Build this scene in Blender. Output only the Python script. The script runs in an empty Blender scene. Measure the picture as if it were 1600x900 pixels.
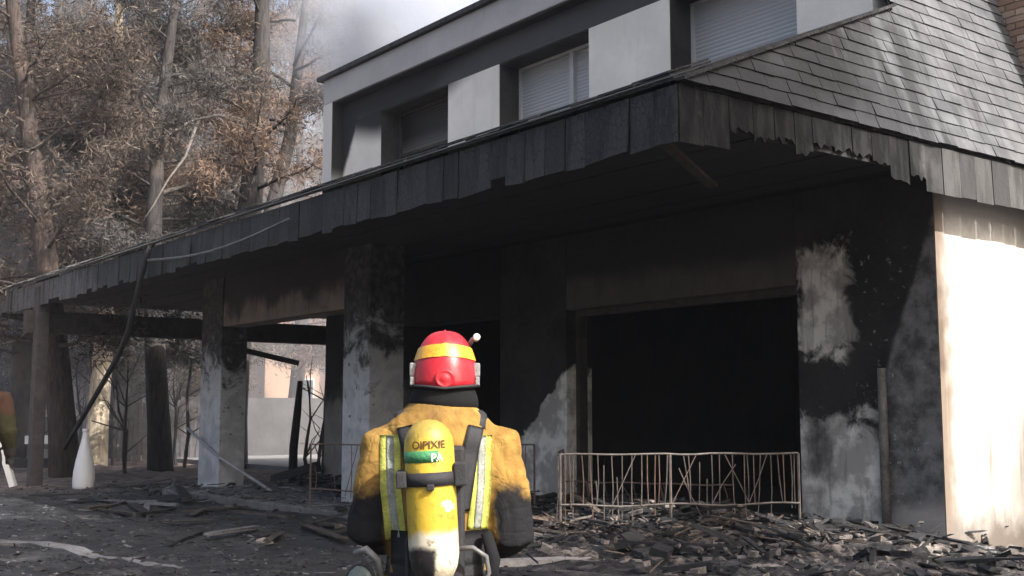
import bpy, bmesh, math, random
import numpy as np
from mathutils import Vector, Matrix, noise as mnoise
from mathutils.bvhtree import BVHTree
R = math.radians
rng = random.Random(7)
scene = bpy.context.scene
COL = scene.collection

# ------------------------------------------------------------------ camera
FH = Vector((-0.7929, 0.6093, 0)); RT = Vector((0.6093, 0.7929, 0))
cam_d = bpy.data.cameras.new('camera'); cam = bpy.data.objects.new('camera', cam_d); COL.objects.link(cam)
cam_d.sensor_width = 36; cam_d.lens = 36 * 1822 / 1600; cam_d.clip_start = 0.05; cam_d.clip_end = 2000
pitch = math.atan(200 / 1822)
fwd = FH * math.cos(pitch) + Vector((0, 0, math.sin(pitch)))
cam.location = (0, 0, 1.2)
cam.rotation_euler = fwd.to_track_quat('-Z', 'Y').to_euler()
scene.camera = cam

# ------------------------------------------------------------------ sky, sun, exposure
SUN_EL, SUN_AZ = 40.0, 13.0            # azimuth measured from +X towards +Y
w = bpy.data.worlds.new('World'); scene.world = w; w.use_nodes = True
nt = w.node_tree; bg = nt.nodes['Background']
sky = nt.nodes.new('ShaderNodeTexSky'); sky.sky_type = 'NISHITA'; sky.sun_disc = False
sky.sun_elevation = R(SUN_EL); sky.sun_rotation = R(90 - SUN_AZ)
sky.dust_density = 8.0; sky.air_density = 1.0; sky.ozone_density = 1.0
nt.links.new(sky.outputs[0], bg.inputs[0]); bg.inputs[1].default_value = 0.15
sd = bpy.data.lights.new('sun', 'SUN'); sun = bpy.data.objects.new('sun', sd); COL.objects.link(sun)
sd.energy = 4.0; sd.angle = R(0.6); sd.color = (1.0, 0.965, 0.92)
sdir = Vector((math.cos(R(SUN_EL)) * math.cos(R(SUN_AZ)), math.cos(R(SUN_EL)) * math.sin(R(SUN_AZ)), math.sin(R(SUN_EL))))
sun.rotation_euler = (-sdir).to_track_quat('-Z', 'Y').to_euler(); sun.location = (10, 0, 20)
vs = scene.view_settings
vs.view_transform = 'Standard'; vs.look = 'None'; vs.exposure = 1.0; vs.gamma = 1; vs.use_curve_mapping = False
scene.cycles.use_denoising = True
scene.cycles.max_bounces = 6; scene.cycles.diffuse_bounces = 4; scene.cycles.transparent_max_bounces = 8
scene.cycles.volume_bounces = 1

# ------------------------------------------------------------------ node helper
class S:
    def __init__(s, m, sock): s.m = m; s.k = sock
    def _op(s, o, op, rev=False):
        n = s.m.nt.nodes.new('ShaderNodeMath'); n.operation = op
        a, b = (o, s) if rev else (s, o)
        for i, v in enumerate((a, b)):
            if isinstance(v, S): s.m.nt.links.new(v.k, n.inputs[i])
            elif v is not None: n.inputs[i].default_value = v
        return S(s.m, n.outputs[0])
    def __add__(s, o): return s._op(o, 'ADD')
    __radd__ = __add__
    def __sub__(s, o): return s._op(o, 'SUBTRACT')
    def __rsub__(s, o): return s._op(o, 'SUBTRACT', True)
    def __mul__(s, o): return s._op(o, 'MULTIPLY')
    __rmul__ = __mul__
    def max(s, o): return s._op(o, 'MAXIMUM')
    def min(s, o): return s._op(o, 'MINIMUM')
    def abs(s): return s._op(None, 'ABSOLUTE')
    def pow(s, o): return s._op(o, 'POWER')
class Mat:
    def __init__(s, name):
        s.mat = bpy.data.materials.new(name); s.mat.use_nodes = True; s.nt = s.mat.node_tree
        s.b = s.nt.nodes['Principled BSDF']
    def pos(s, local=False):
        if local:
            n = s.nt.nodes.new('ShaderNodeTexCoord'); return n.outputs['Object']
        n = s.nt.nodes.new('ShaderNodeNewGeometry'); return n.outputs['Position']
    def sep(s, v):
        n = s.nt.nodes.new('ShaderNodeSeparateXYZ'); s.nt.links.new(v, n.inputs[0])
        return [S(s, n.outputs[i]) for i in range(3)]
    def scale(s, v, sc):
        n = s.nt.nodes.new('ShaderNodeMapping'); n.inputs['Scale'].default_value = sc
        s.nt.links.new(v, n.inputs[0]); return n.outputs[0]
    def noise(s, v, sc, det=5, rough=.6, dist=0):
        n = s.nt.nodes.new('ShaderNodeTexNoise'); n.inputs['Scale'].default_value = sc
        n.inputs['Detail'].default_value = det; n.inputs['Roughness'].default_value = rough; n.inputs['Distortion'].default_value = dist
        s.nt.links.new(v, n.inputs['Vector']); return S(s, n.outputs[0])
    def voro(s, v, sc, feat='F1'):
        n = s.nt.nodes.new('ShaderNodeTexVoronoi'); n.feature = feat; n.inputs['Scale'].default_value = sc
        s.nt.links.new(v, n.inputs['Vector']); return S(s, n.outputs[0])
    def rnd(s):
        n = s.nt.nodes.new('ShaderNodeObjectInfo'); return S(s, n.outputs['Random'])
    def island(s):
        n = s.nt.nodes.new('ShaderNodeNewGeometry'); return S(s, n.outputs['Random Per Island'])
    def ss(s, a, lo, hi, o0=0., o1=1.):
        n = s.nt.nodes.new('ShaderNodeMapRange'); n.interpolation_type = 'SMOOTHSTEP'
        s.nt.links.new(a.k, n.inputs[0])
        for i, v in ((1, lo), (2, hi), (3, o0), (4, o1)): n.inputs[i].default_value = v
        return S(s, n.outputs[0])
    def mix(s, f, a, b, blend='MIX'):
        n = s.nt.nodes.new('ShaderNodeMix'); n.data_type = 'RGBA'; n.blend_type = blend
        if isinstance(f, S): s.nt.links.new(f.k, n.inputs[0])
        else: n.inputs[0].default_value = f
        for i, v in ((6, a), (7, b)):
            if isinstance(v, S): s.nt.links.new(v.k, n.inputs[i])
            else: n.inputs[i].default_value = (*v, 1)
        return S(s, n.outputs[2])
    def out(s, col, rough=.8, bump=None, dist=.01, strength=1., metal=0., spec=None):
        if isinstance(col, S): s.nt.links.new(col.k, s.b.inputs['Base Color'])
        else: s.b.inputs['Base Color'].default_value = (*col, 1)
        if isinstance(rough, S): s.nt.links.new(rough.k, s.b.inputs['Roughness'])
        else: s.b.inputs['Roughness'].default_value = rough
        s.b.inputs['Metallic'].default_value = metal
        if spec is not None: s.b.inputs['Specular IOR Level'].default_value = spec
        if bump is not None:
            n = s.nt.nodes.new('ShaderNodeBump'); n.inputs['Distance'].default_value = dist; n.inputs['Strength'].default_value = strength
            s.nt.links.new(bump.k, n.inputs['Height']); s.nt.links.new(n.outputs[0], s.b.inputs['Normal'])
        return s.mat
def simple(name, col, rough=.7, var=.25, sc=6., bump=.004, metal=0., local=False, spec=None):
    m = Mat(name); p = m.pos(local); n = m.noise(p, sc); n2 = m.noise(p, sc * 7)
    v = n * .6 + n2 * .4
    c = m.mix(m.ss(v, .3, .7), tuple(x * (1 - var) for x in col), tuple(min(1, x * (1 + var)) for x in col))
    return m.out(c, rough, n2, bump, 1., metal, spec)

# ------------------------------------------------------------------ mesh helper
class MB:
    def __init__(s): s.v = []; s.f = []
    def add(s, vs, fs):
        o = len(s.v); s.v += [tuple(p) for p in vs]; s.f += [tuple(i + o for i in f) for f in fs]; return s
    def box(s, x0, x1, y0, y1, z0, z1, mtx=None, jit=0):
        vs = [Vector((x, y, z)) for z in (z0, z1) for y in (y0, y1) for x in (x0, x1)]
        if jit: vs = [v + Vector((rng.uniform(-jit, jit), rng.uniform(-jit, jit), rng.uniform(-jit, jit))) for v in vs]
        if mtx: vs = [mtx @ v for v in vs]
        return s.add(vs, [(0, 2, 3, 1), (4, 5, 7, 6), (0, 1, 5, 4), (2, 6, 7, 3), (0, 4, 6, 2), (1, 3, 7, 5)])
    def tube(s, pts, rads, n=8, cap=True, squash=None):
        pts = [Vector(p) for p in pts]
        if not hasattr(rads, '__len__'): rads = [rads] * len(pts)
        vs = []; fs = []; a = None
        for i, p in enumerate(pts):
            d = (pts[min(i + 1, len(pts) - 1)] - pts[max(i - 1, 0)]).normalized()
            if a is None:
                a = d.cross(Vector((0, 0, 1)) if abs(d.z) < .9 else Vector((1, 0, 0))).normalized()
            a = (a - d * a.dot(d)).normalized(); b = d.cross(a)
            for k in range(n):
                t = 2 * math.pi * k / n
                vs.append(p + (a * math.cos(t) + b * math.sin(t)) * rads[i])
        for i in range(len(pts) - 1):
            for k in range(n):
                fs.append((i * n + k, i * n + (k + 1) % n, (i + 1) * n + (k + 1) % n, (i + 1) * n + k))
        if cap: fs += [tuple(range(n))[::-1], tuple(range((len(pts) - 1) * n, len(pts) * n))]
        return s.add(vs, fs)
    def rings(s, rs, n=20):      # rs: (cx, cy, z, rx, ry)
        vs = []; fs = []
        for cx, cy, z, rx, ry in rs:
            for k in range(n):
                t = 2 * math.pi * k / n; vs.append((cx + rx * math.cos(t), cy + ry * math.sin(t), z))
        for i in range(len(rs) - 1):
            for k in range(n):
                fs.append((i * n + k, i * n + (k + 1) % n, (i + 1) * n + (k + 1) % n, (i + 1) * n + k))
        fs += [tuple(range(n))[::-1], tuple(range((len(rs) - 1) * n, len(rs) * n))]
        return s.add(vs, fs)
    def bar(s, a, b, wx, wy, jit=0):   # rectangular bar from a to b
        a = Vector(a); b = Vector(b); d = b - a; L = d.length
        q = d.to_track_quat('Z', 'Y').to_matrix().to_4x4(); q.translation = a
        return s.box(-wx / 2, wx / 2, -wy / 2, wy / 2, 0, L, q, jit)
    def mesh(s, name):
        me = bpy.data.meshes.new(name); me.from_pydata(s.v, [], s.f); me.update(); return me
    def build(s, name, mat, parent=None, smooth=False, bevel=0):
        return obj(name, s.mesh(name), mat, parent, smooth, bevel)
def obj(name, me, mat, parent=None, smooth=False, bevel=0):
    o = bpy.data.objects.new(name, me); COL.objects.link(o)
    if mat is not None and not me.materials: me.materials.append(mat)
    if parent is not None: o.parent = parent
    if smooth: me.polygons.foreach_set('use_smooth', [True] * len(me.polygons))
    if bevel:
        b = o.modifiers.new('bevel', 'BEVEL'); b.width = bevel; b.segments = 2; b.limit_method = 'ANGLE'
    return o
def tag(o, label=None, cat=None, group=None, kind=None):
    if label: o['label'] = label
    if cat: o['category'] = cat
    if group: o['group'] = group
    if kind: o['kind'] = kind
    return o
def empty(name, loc=(0, 0, 0), rz=0):
    o = bpy.data.objects.new(name, None); COL.objects.link(o); o.location = loc; o.rotation_euler = (0, 0, rz)
    o.empty_display_size = .2; return o

# ------------------------------------------------------------------ materials
def plaster_soot(name, white=(.72, .71, .69), z0=2.0, z1=2.8, amp=1.6, sc=.9, soot=(.018, .018, .02), chips=.0, streak=0.):
    m = Mat(name); p = m.pos(); x, y, z = m.sep(p)
    n = m.noise(p, sc, 6, .6, .3); st = m.noise(m.scale(p, (3, 3, .35)), 2.2, 4)
    h = (z - z0) * (1. / (z1 - z0)) + (n - .5) * amp + (st - .5) * streak
    f = m.ss(h, .0, .45)
    fine = m.noise(p, 14, 4)
    wc = m.mix(m.ss(m.noise(p, 2.5, 5), .35, .7), tuple(c * .72 for c in white), white)
    wc = m.mix(m.ss(st, .52, .75) * .5, wc, tuple(c * .45 for c in white))
    sc_ = m.mix(m.ss(n * .7 + fine * .3, .3, .7), soot, tuple(c * 1.9 for c in soot))
    c = m.mix(f, wc, sc_)
    if chips:
        ch = m.ss(m.voro(p, 9) + (m.noise(p, 5) - .5) * .5, chips, chips - .05)
        c = m.mix(ch, c, white)
    return m.out(c, .9, fine * .6 + n * .4, .01)
M_white = plaster_soot('white_plaster', (.74, .73, .71), 6.9, 8.4, .5, .8, streak=.2)
def mk_upper(name, white, zs, zo=0., dg_=1.):
    m = Mat(name); p = m.pos(); x, y, z = m.sep(p); n = m.noise(p, 1.2, 5, .6); fine = m.noise(p, 12, 4)
    lick = m.ss((x + 15.3).abs() + (n - .5) * 1.2, 2.9, .3)          # smoke rolled out of the burst window
    diag = m.ss((x + 16.98) - (z - 4.95) * .55 + (n - .5) * .25, .12, -.12) * m.ss(x, -16.0, -16.2)
    h = ((z - zs) + lick * .62 + (n - .5) * .35 + zo).max(diag * (.5 * dg_) - (1 - dg_))
    st = m.noise(m.scale(p, (4, 4, .4)), 2, 4)
    c = m.mix(m.ss(n, .35, .7), tuple(k * .86 for k in white), white); c = m.mix(m.ss(st, .55, .8) * .35, c, tuple(k * .6 for k in white))
    c = m.mix(m.ss(h, 0, .42), c, (.02, .02, .023))
    return m.out(c, .9, fine, .004)
M_upper = mk_upper('upper_wall_plaster', (.92, .88, .80), 6.05)
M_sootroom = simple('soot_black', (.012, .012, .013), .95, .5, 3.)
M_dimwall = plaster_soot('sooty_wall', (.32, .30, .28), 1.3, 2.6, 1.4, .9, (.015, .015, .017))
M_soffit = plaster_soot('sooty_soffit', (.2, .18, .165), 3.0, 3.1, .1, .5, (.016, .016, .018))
def mk_pillar():
    m = Mat('flaking_pillar_plaster'); p = m.pos(); x, y, z = m.sep(p)
    n = m.noise(p, 2.2, 7, .7, .5); big = m.noise(p, .8, 3)
    h = (z - 1.7) * .5 + (n - .5) * 1.9
    f = m.ss(h, .0, .35)
    wc = m.mix(m.ss(n, .35, .65), (.38, .38, .38), (.62, .61, .6))
    bc = m.mix(m.ss(m.noise(p, 9, 4), .35, .7), (.02, .02, .022), (.09, .085, .08))
    c = m.mix(f, wc, bc)
    chip = m.ss(m.noise(p, 6.5, 5, .65), .64, .68)
    c = m.mix(chip, c, (.05, .045, .045))
    return m.out(c, .9, n, .015)
M_pillar = mk_pillar()
def mk_winwall():
    m = Mat('burnt_window_wall'); p = m.pos(); x, y, z = m.sep(p)
    n = m.noise(p, 1.5, 6, .6, .4); n2 = m.noise(p, 4.5, 6, .65); fine = m.noise(p, 16, 4)
    nn = (n - .5) * 1.3 + (n2 - .5) * .5
    white = m.mix(m.ss(m.noise(p, 2.6, 6, .65), .42, .6), (.46, .425, .385), (.92, .87, .79))
    # peeled plaster left of the opening: white below a ragged line that climbs to the right
    left = m.ss(x, -11.4, -11.5)
    lw = m.ss(z - (1.35 + (x + 12.0) * .9) + nn * .7, .06, -.02) * m.ss(x + nn * .1, -12.6, -12.45)
    # right of the opening: smoke-shaded plaster between a diagonal dark tongue and the opening
    right = m.ss(x, -8.0, -7.9)
    tongue = x - (-6.78 + (z - 1.69) * .40) + nn * .12       # <0 : left of the diagonal
    up = m.ss(tongue, .05, -.05) * m.ss(z + nn * .9, 1.45, 1.95)
    n4 = m.noise(p, 3.0, 7, .7, .6); ed = (n4 - .5) * 1.0
    patch = m.ss((x + 7.50).abs() + ed * .75, .40, .26) * m.ss(z + ed, 1.72, 1.9) * m.ss(z + ed, 3.0, 2.8)
    low = m.ss(z + ed * 1.4, 1.25, 1.0)
    rw = low.max(patch) * m.ss(x + nn * .2, -6.72, -6.95)
    sc = m.ss((x + 7.62).abs() + nn * .5, .34, .0) * m.ss((z - .85).abs() + nn * .6, .5, .1)
    drip = m.ss(m.noise(m.scale(p, (5, 5, .5)), 2.2, 4), .5, .72)
    rw = rw * (1 - sc * .8) * (1 - drip * .45)
    w = (left * lw) + (right * rw)
    soot = m.mix(m.ss(n * .75 + fine * .25, .35, .65), (.013, .012, .012), (.040, .036, .034))
    # end strip: mid grey plaster with flaked white chips
    strip = m.ss(tongue, -.02, .06) * m.ss(x + nn * .03, -6.82, -6.76)
    grey = m.mix(m.ss(n2, .35, .65), (.07, .066, .064), (.24, .23, .22))
    grey = m.mix(m.ss(z + nn * 1.2, .6, .1), grey, (.42, .38, .35))
    c = m.mix(w, soot, white)
    c = m.mix(strip * (1 - up), c, grey)
    ch = m.ss(m.noise(p, 15, 5, .65, .3), .63, .67) * right * m.ss(z + nn, 3.0, 2.6) * m.ss(m.noise(p, 1.7, 2), .42, .55) * m.ss(x, -7.2, -6.95)
    c = m.mix(ch * .6, c, (.5, .48, .46))
    return m.out(c, .9, n2 * .5 + w * .9 + fine * .2, .018)
M_winwall = mk_winwall()
def mk_sidewall():
    m = Mat('sunlit_white_wall'); p = m.pos(); x, y, z = m.sep(p)
    st = m.noise(m.scale(p, (1, 3.2, .32)), 1.6, 5, .55, .3); n = m.noise(p, 3.0, 5); fine = m.noise(p, 18, 4)
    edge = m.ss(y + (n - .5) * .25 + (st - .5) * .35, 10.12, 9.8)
    low = m.ss(st, .46, .66) * m.ss(z + (n - .5), 2.5, .4) * m.ss(y, 9.8, 10.6)
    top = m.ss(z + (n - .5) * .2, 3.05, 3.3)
    c = m.mix(m.ss(n, .35, .7), (.58, .56, .525), (.64, .625, .6))
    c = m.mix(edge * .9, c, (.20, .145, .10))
    c = m.mix(low * .85, c, (.24, .20, .17))
    c = m.mix(m.ss(m.noise(m.scale(p, (1, 5, .25)), 2.4, 4), .55, .75) * .5, c, (.42, .36, .29))
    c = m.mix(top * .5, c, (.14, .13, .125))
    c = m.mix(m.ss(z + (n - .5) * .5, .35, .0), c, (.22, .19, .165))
    return m.out(c, .85, fine * .5 + n * .5, .006)
M_side = mk_sidewall()
def mk_slate():
    m = Mat('roof_slate'); p = m.pos(); r = m.rnd(); x, y, z = m.sep(p)
    st = m.noise(m.scale(p, (2, 5, .55)), 2.0, 5); fine = m.noise(p, 22, 4); big = m.noise(p, .9, 3); st2 = m.noise(m.scale(p, (1, 3.2, .7)), 1.1, 4)
    r = m.noise(m.scale(p, (3.4, 3.4, 7.)), 1., 0) * .9 + (m.island() - .5) * .5 + (r - .5) * .3
    c = m.mix(m.ss(r, .1, .8), (.07, .074, .083), (.135, .141, .154))
    c = m.mix(m.ss(st, .46, .66) * .55, c, (.065, .067, .073))
    c = m.mix(m.ss(big, .5, .7) * .25, c, (.20, .195, .19))
    # painted tree shade mixed with soot: strongest by the corner, in streaks
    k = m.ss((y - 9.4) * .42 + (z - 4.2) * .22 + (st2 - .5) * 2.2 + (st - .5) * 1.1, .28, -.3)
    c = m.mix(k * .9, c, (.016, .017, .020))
    c = m.mix(m.ss(fine, .55, .75) * .35, c, (.07, .069, .068))
    return m.out(c, .6, fine * .7 + st * .3, .005, spec=.25)
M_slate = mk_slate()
def mk_burnt_slate(name, a, b, k=.0):
    m = Mat(name); p = m.pos(); r = m.rnd()
    st = m.noise(m.scale(p, (5, 5, .9)), 2.0, 5); fine = m.noise(p, 20, 5); big = m.noise(p, 1.3, 4)
    c = m.mix(r, a, b)
    c = m.mix(m.ss(st, .45, .7) * .8, c, tuple(x * .3 for x in a))
    c = m.mix(m.ss(fine * .6 + big * .4, .54, .66) * (.35 + k), c, tuple(x * 2.4 for x in b))
    vo = m.voro(m.scale(p, (16, 16, 9)), 1.4, 'DISTANCE_TO_EDGE'); ck = m.ss(vo, .0, .07)
    xx = m.sep(p)[0]; un = m.ss(xx + (big - .5) * 6., -17.5, -20.5)      # the far end of the eave is only smoke-greyed
    c = m.mix(un * .8, c, m.mix(m.ss(st, .4, .65), (.17, .165, .16), (.06, .058, .056)))
    c = m.mix((1 - ck) * .7, c, (.005, .005, .005))
    return m.out(c, .65, fine * .5 + st * .3 + ck * .4, .012, spec=.3)
M_fascia = mk_burnt_slate('charred_shingle', (.017, .017, .018), (.046, .046, .048))
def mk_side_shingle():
    m = Mat('burnt_shaded_side_shingle'); p = m.pos(); r = m.rnd(); x, y, z = m.sep(p)
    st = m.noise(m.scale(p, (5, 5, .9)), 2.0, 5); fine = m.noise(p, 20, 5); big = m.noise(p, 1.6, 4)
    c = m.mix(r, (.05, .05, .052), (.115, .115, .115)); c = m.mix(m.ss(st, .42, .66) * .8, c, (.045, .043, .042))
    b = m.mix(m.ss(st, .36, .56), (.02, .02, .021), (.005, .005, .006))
    k = m.ss(y + (big - .5) * 1.6, 9.6, 9.0)  # char and painted-in tree shade, darker towards the corner
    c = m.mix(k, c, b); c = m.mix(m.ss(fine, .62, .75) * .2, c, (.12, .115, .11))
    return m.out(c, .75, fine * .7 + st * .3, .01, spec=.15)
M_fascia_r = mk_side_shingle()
_unused = (lambda *a: None)('burnt_shaded_side_shingle', (.045, .045, .048), (.14, .135, .13), .1)
M_char = simple('charred_wood', (.018, .017, .017), .75, .6, 9., .012)
M_char2 = simple('half_burnt_wood', (.055, .045, .038), .8, .5, 7., .01)
M_post = simple('smoke_stained_post', (.06, .052, .05), .8, .4, 5.)
M_frame = mk_upper('upper_frame_render', (.46, .455, .45), 7.25, -.1, 0.)
def mk_fin():
    m = Mat('fin_render'); p = m.pos(); x, y, z = m.sep(p); n = m.noise(p, 1.5, 5)
    inner = m.ss(x, -16.895, -16.885) * m.ss(z + (n - .5) * .4, 4.9, 5.3)
    return m.out(m.mix(inner, (.66, .65, .62), (.025, .025, .027)), .9, m.noise(p, 14, 4), .004)
M_fin = mk_fin()
def mk_shutter(name, c0, c1, z0, z1):
    m = Mat(name); p = m.pos(); x, y, z = m.sep(p); n = m.noise(p, 1.4, 4)
    f = m.ss((z - z0) * (1 / (z1 - z0)) + (n - .5) * .5, 0, 1)
    return m.out(m.mix(f, c0, c1), .55, m.noise(p, 30, 3), .002)
M_shutter = mk_shutter('roller_shutter', (.46, .47, .48), (.36, .37, .38), 5.2, 6.3)
M_shutter_b = mk_shutter('smoked_shutter', (.11, .105, .098), (.010, .010, .011), 5.35, 5.65)
M_wframe = simple('window_frame_paint', (.52, .52, .52), .5, .1)
M_railing = simple('scorched_railing_metal', (.14, .118, .105), .6, .45, 12., .002)
M_railing2 = simple('rusty_bar', (.17, .11, .085), .75, .4, 14., .002)
def mk_ground():
    m = Mat('burnt_ground'); p = m.pos(); x, y, z = m.sep(p)
    n = m.noise(p, .55, 6, .65, .4); n2 = m.noise(p, 3.2, 7, .7, .3); n3 = m.noise(m.scale(p, (6, 6, 6)), 4, 6, .75)
    v = m.voro(p, 16)
    c = m.mix(m.ss(n2, .35, .65), (.009, .0095, .011), (.027, .029, .033))
    c = m.mix(m.ss(n3, .55, .68) * .65, c, (.095, .10, .11))
    ash = m.ss(n + (n2 - .5) * .5, .52, .66)
    c = m.mix(ash * .4, c, (.125, .122, .122))
    # paler reddish earth beyond the terrace end
    s = m.ss(x * -1. + (n - .5) * 5, 19.5, 22.5)
    c = m.mix(s, c, m.mix(m.ss(n2, .35, .65), (.10, .082, .072), (.33, .25, .21)))
    rt = m.ss(x + (n - .5) * 3., -8.6, -6.6) * m.ss(y + (n2 - .5) * 2, 5.5, 7.0)
    c = m.mix(rt * .6, c, m.mix(m.ss(n3, .4, .62), (.06, .052, .05), (.34, .30, .28)))
    return m.out(c, m.ss(n2, .3, .7, .6, .95), n2 * .5 + n3 * .35 - v * .3, .05)
M_ground = mk_ground()
def mk_rubble(name, a, b):
    m = Mat(name); p = m.pos(); i = m.island(); n = m.noise(p, 20, 4)
    c = m.mix(i, a, b); c = m.mix(m.ss(n, .45, .7) * .6, c, tuple(x * .35 for x in a))
    return m.out(c, .85, n, .01)
M_rub_black = mk_rubble('charcoal', (.010, .010, .011), (.05, .051, .055))
M_rub_grey = mk_rubble('ash_grey', (.06, .062, .066), (.20, .20, .21))
M_rub_pale = mk_rubble('plaster_fragments', (.09, .077, .07), (.32, .28, .255))
M_rub_wood = mk_rubble('splintered_wood', (.05, .035, .026), (.24, .18, .14))
def mk_bark(name, a, b, c2, z0=2.5):
    m = Mat(name); p = m.pos(True); x, y, z = m.sep(p)
    f = m.noise(m.scale(p, (7, 7, 1.1)), 2.2, 6, .7); g = m.noise(p, 1.1, 3); r = m.rnd()
    c = m.mix(m.ss(f, .35, .65), a, b)
    c = m.mix(m.ss(g + (r - .5) * .3, .5, .68) * .8, c, c2)
    return m.out(c, .9, f, .04)
M_bark = mk_bark('scorched_bark', (.017, .016, .017), (.055, .05, .049), (.09, .075, .067))
M_bark_red = mk_bark('reddish_peeling_bark', (.035, .027, .025), (.085, .064, .057), (.15, .105, .085))
M_bark_pale = mk_bark('pale_bark', (.34, .28, .2), (.62, .52, .38), (.7, .6, .45))  # far paler than the other barks
def mk_leaf(name, a, b, c2, k):
    m = Mat(name); i = m.island(); r = m.rnd(); p = m.pos(True); n = m.noise(p, .45, 3)
    c = m.mix(i, a, b)
    c = m.mix(m.ss(n + (r - .5) * .25, .47, .62) * k, c, c2)
    m.b.inputs['Subsurface Weight'].default_value = 0
    t = m.nt.nodes.new('ShaderNodeBsdfTranslucent'); mx = m.nt.nodes.new('ShaderNodeMixShader'); mx.inputs[0].default_value = .25
    m.nt.links.new(c.k, t.inputs[0]); m.out(c, .85, spec=.15)
    o = m.nt.nodes['Material Output']; m.nt.links.new(m.b.outputs[0], mx.inputs[1]); m.nt.links.new(t.outputs[0], mx.inputs[2]); m.nt.links.new(mx.outputs[0], o.inputs[0])
    return m.mat
M_leaf = mk_leaf('smoke_grey_needles', (.035, .035, .036), (.135, .128, .124), (.155, .128, .11), .6)
M_leaf_brown = mk_leaf('scorched_brown_needles', (.045, .038, .034), (.16, .128, .108), (.23, .16, .12), .75)
M_leaf_olive = mk_leaf('olive_needles', (.038, .040, .034), (.13, .132, .112), (.15, .138, .11), .6)
M_concrete = simple('grey_block_wall', (.075, .075, .078), .9, .25, 1.5)
M_slab = simple('terrace_slab', (.13, .125, .12), .9, .5, 2.)
M_kerb = simple('pale_kerb_stone', (.42, .39, .37), .9, .4, 3.)
M_wpaint = simple('white_paint', (.8, .8, .79), .45, .05, 4.)
M_ochre = simple('ochre_render', (.40, .27, .19), .9, .1, 1.)

# ------------------------------------------------------------------ ground
def gh(x, y):
    s = -.7929 * x + .6093 * y
    z = -.34 if s < 4.6 else (-.06 if s > 8.8 else -.34 + .28 * (lambda t: t * t * (3 - 2 * t))((s - 4.6) / 4.2))
    if x > -6.6 and y > 9.6:
        t = min(1, (x + 6.6) / .4); z -= t * min(.7, max(0, (y - 10.0)) * .22)
    amp = .05 if s < 24 else .12
    z += amp * (mnoise.noise(Vector((x * .5, y * .5, 0))) * 1.2 + mnoise.noise(Vector((x * 1.7, y * 1.7, 3))) * .6 + .35 * mnoise.noise(Vector((x * 4.5, y * 4.5, 7))))
    # rubble heaped against the window wall and railing
    hx = max(0, 1 - abs(x + 8.8) / 3.6); hy = max(0, 1 - abs(y - 8.7) / 1.5)
    z += .15 * hx ** .7 * hy ** .8
    return z
def axis(lo, hi, flo, fhi, fine):
    a = list(np.arange(flo, fhi, fine)); st = fine; v = flo
    while v > lo: st *= 1.25; v -= st; a.insert(0, v)
    st = fine; v = a[-1]
    while v < hi: st *= 1.25; v += st; a.append(v)
    return a
gx = axis(-320, 320, -26, -1.5, .11); gy = axis(-320, 320, 1.2, 12.5, .11)
gv = [(x, y, gh(x, y) if abs(x) < 120 and abs(y) < 120 else -.05) for y in gy for x in gx]
nx = len(gx)
gf = [(j * nx + i, j * nx + i + 1, (j + 1) * nx + i + 1, (j + 1) * nx + i) for j in range(len(gy) - 1) for i in range(nx - 1)]
me = bpy.data.meshes.new('ground'); me.from_pydata(gv, [], gf); me.update()
tag(obj('ground', me, M_ground, None, True), 'burnt ground covered in ash and char', kind='structure')

# ------------------------------------------------------------------ the house
house = empty('burnt_house', (0, 0, 0))
tag(house, 'fire-gutted two storey white house with slate roof and charred porch', 'house')
XE, YE, ZE0, ZE1 = -5.89, 6.06, 3.2, 3.63
YF, YW, XR, YU = 8.02, 9.78, -6.2, 9.4
ZS = 3.55
# porch slab
MB().box(-18.6, -6.25, 7.15, 16, -.4, .035).build('porch_slab', M_slab, house, bevel=.02)
# pillars and front lintel of the terrace
MB().box(-19.25, -18.40, YF, YF + .46, -.3, ZS).build('pillar', M_pillar, house, bevel=.012)
MB().box(-14.29, -13.57, YF, YF + .54, -.3, ZS).build('pillar', M_pillar, house, bevel=.012)
MB().box(-18.40, -14.29, YF + .02, YF + .42, 2.69, ZS).build('lintel', plaster_soot('lintel_plaster', (.30, .25, .21), 2.75, 3.6, 1.5, 1.1, (.022, .02, .02), streak=.6), house)
# inner wall behind the porch, with door and wide opening
def wallbox(x0, x1, z0, z1, name, mat): return MB().box(x0, x1, YW, YW + .44, z0, z1).build(name, mat, house, bevel=.008)
wallbox(-18.05, -15.5, -.2, ZS, 'inner_wall', M_dimwall)
wallbox(-15.5, -13.0, 2.6, ZS, 'door_lintel', M_sootroom)
wallbox(-13.0, -11.57, -.2, ZS, 'inner_wall', M_winwall)
wallbox(-11.57, -7.83, 2.57, ZS, 'window_lintel', plaster_soot('window_lintel_plaster', (.13, .11, .10), 2.75, 3.4, .8, .6, (.018, .017, .017)))
wallbox(-7.83, XR, -.5, ZS, 'window_wall', M_winwall)
# charred linings of the big opening
for a, b, c, d in ((-11.57, -11.50, 0.03, 2.57), (-7.90, -7.83, 0.03, 2.57)):
    MB().box(a + .003, b, YW + .16, YW + .30, c, d).build('burnt_jamb', M_char2, house)
MB().box(-11.50, -7.90, YW + .16, YW + .30, 2.49, 2.567).build('burnt_head', M_char2, house)
# dark rooms behind
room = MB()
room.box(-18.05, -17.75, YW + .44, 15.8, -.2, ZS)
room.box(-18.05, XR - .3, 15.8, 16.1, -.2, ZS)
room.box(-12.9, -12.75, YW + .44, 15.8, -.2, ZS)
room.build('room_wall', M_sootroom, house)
MB().box(-17.75, XR - .3, YW + .44, 15.8, .036, .06).build('room_floor', M_sootroom, house)
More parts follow.
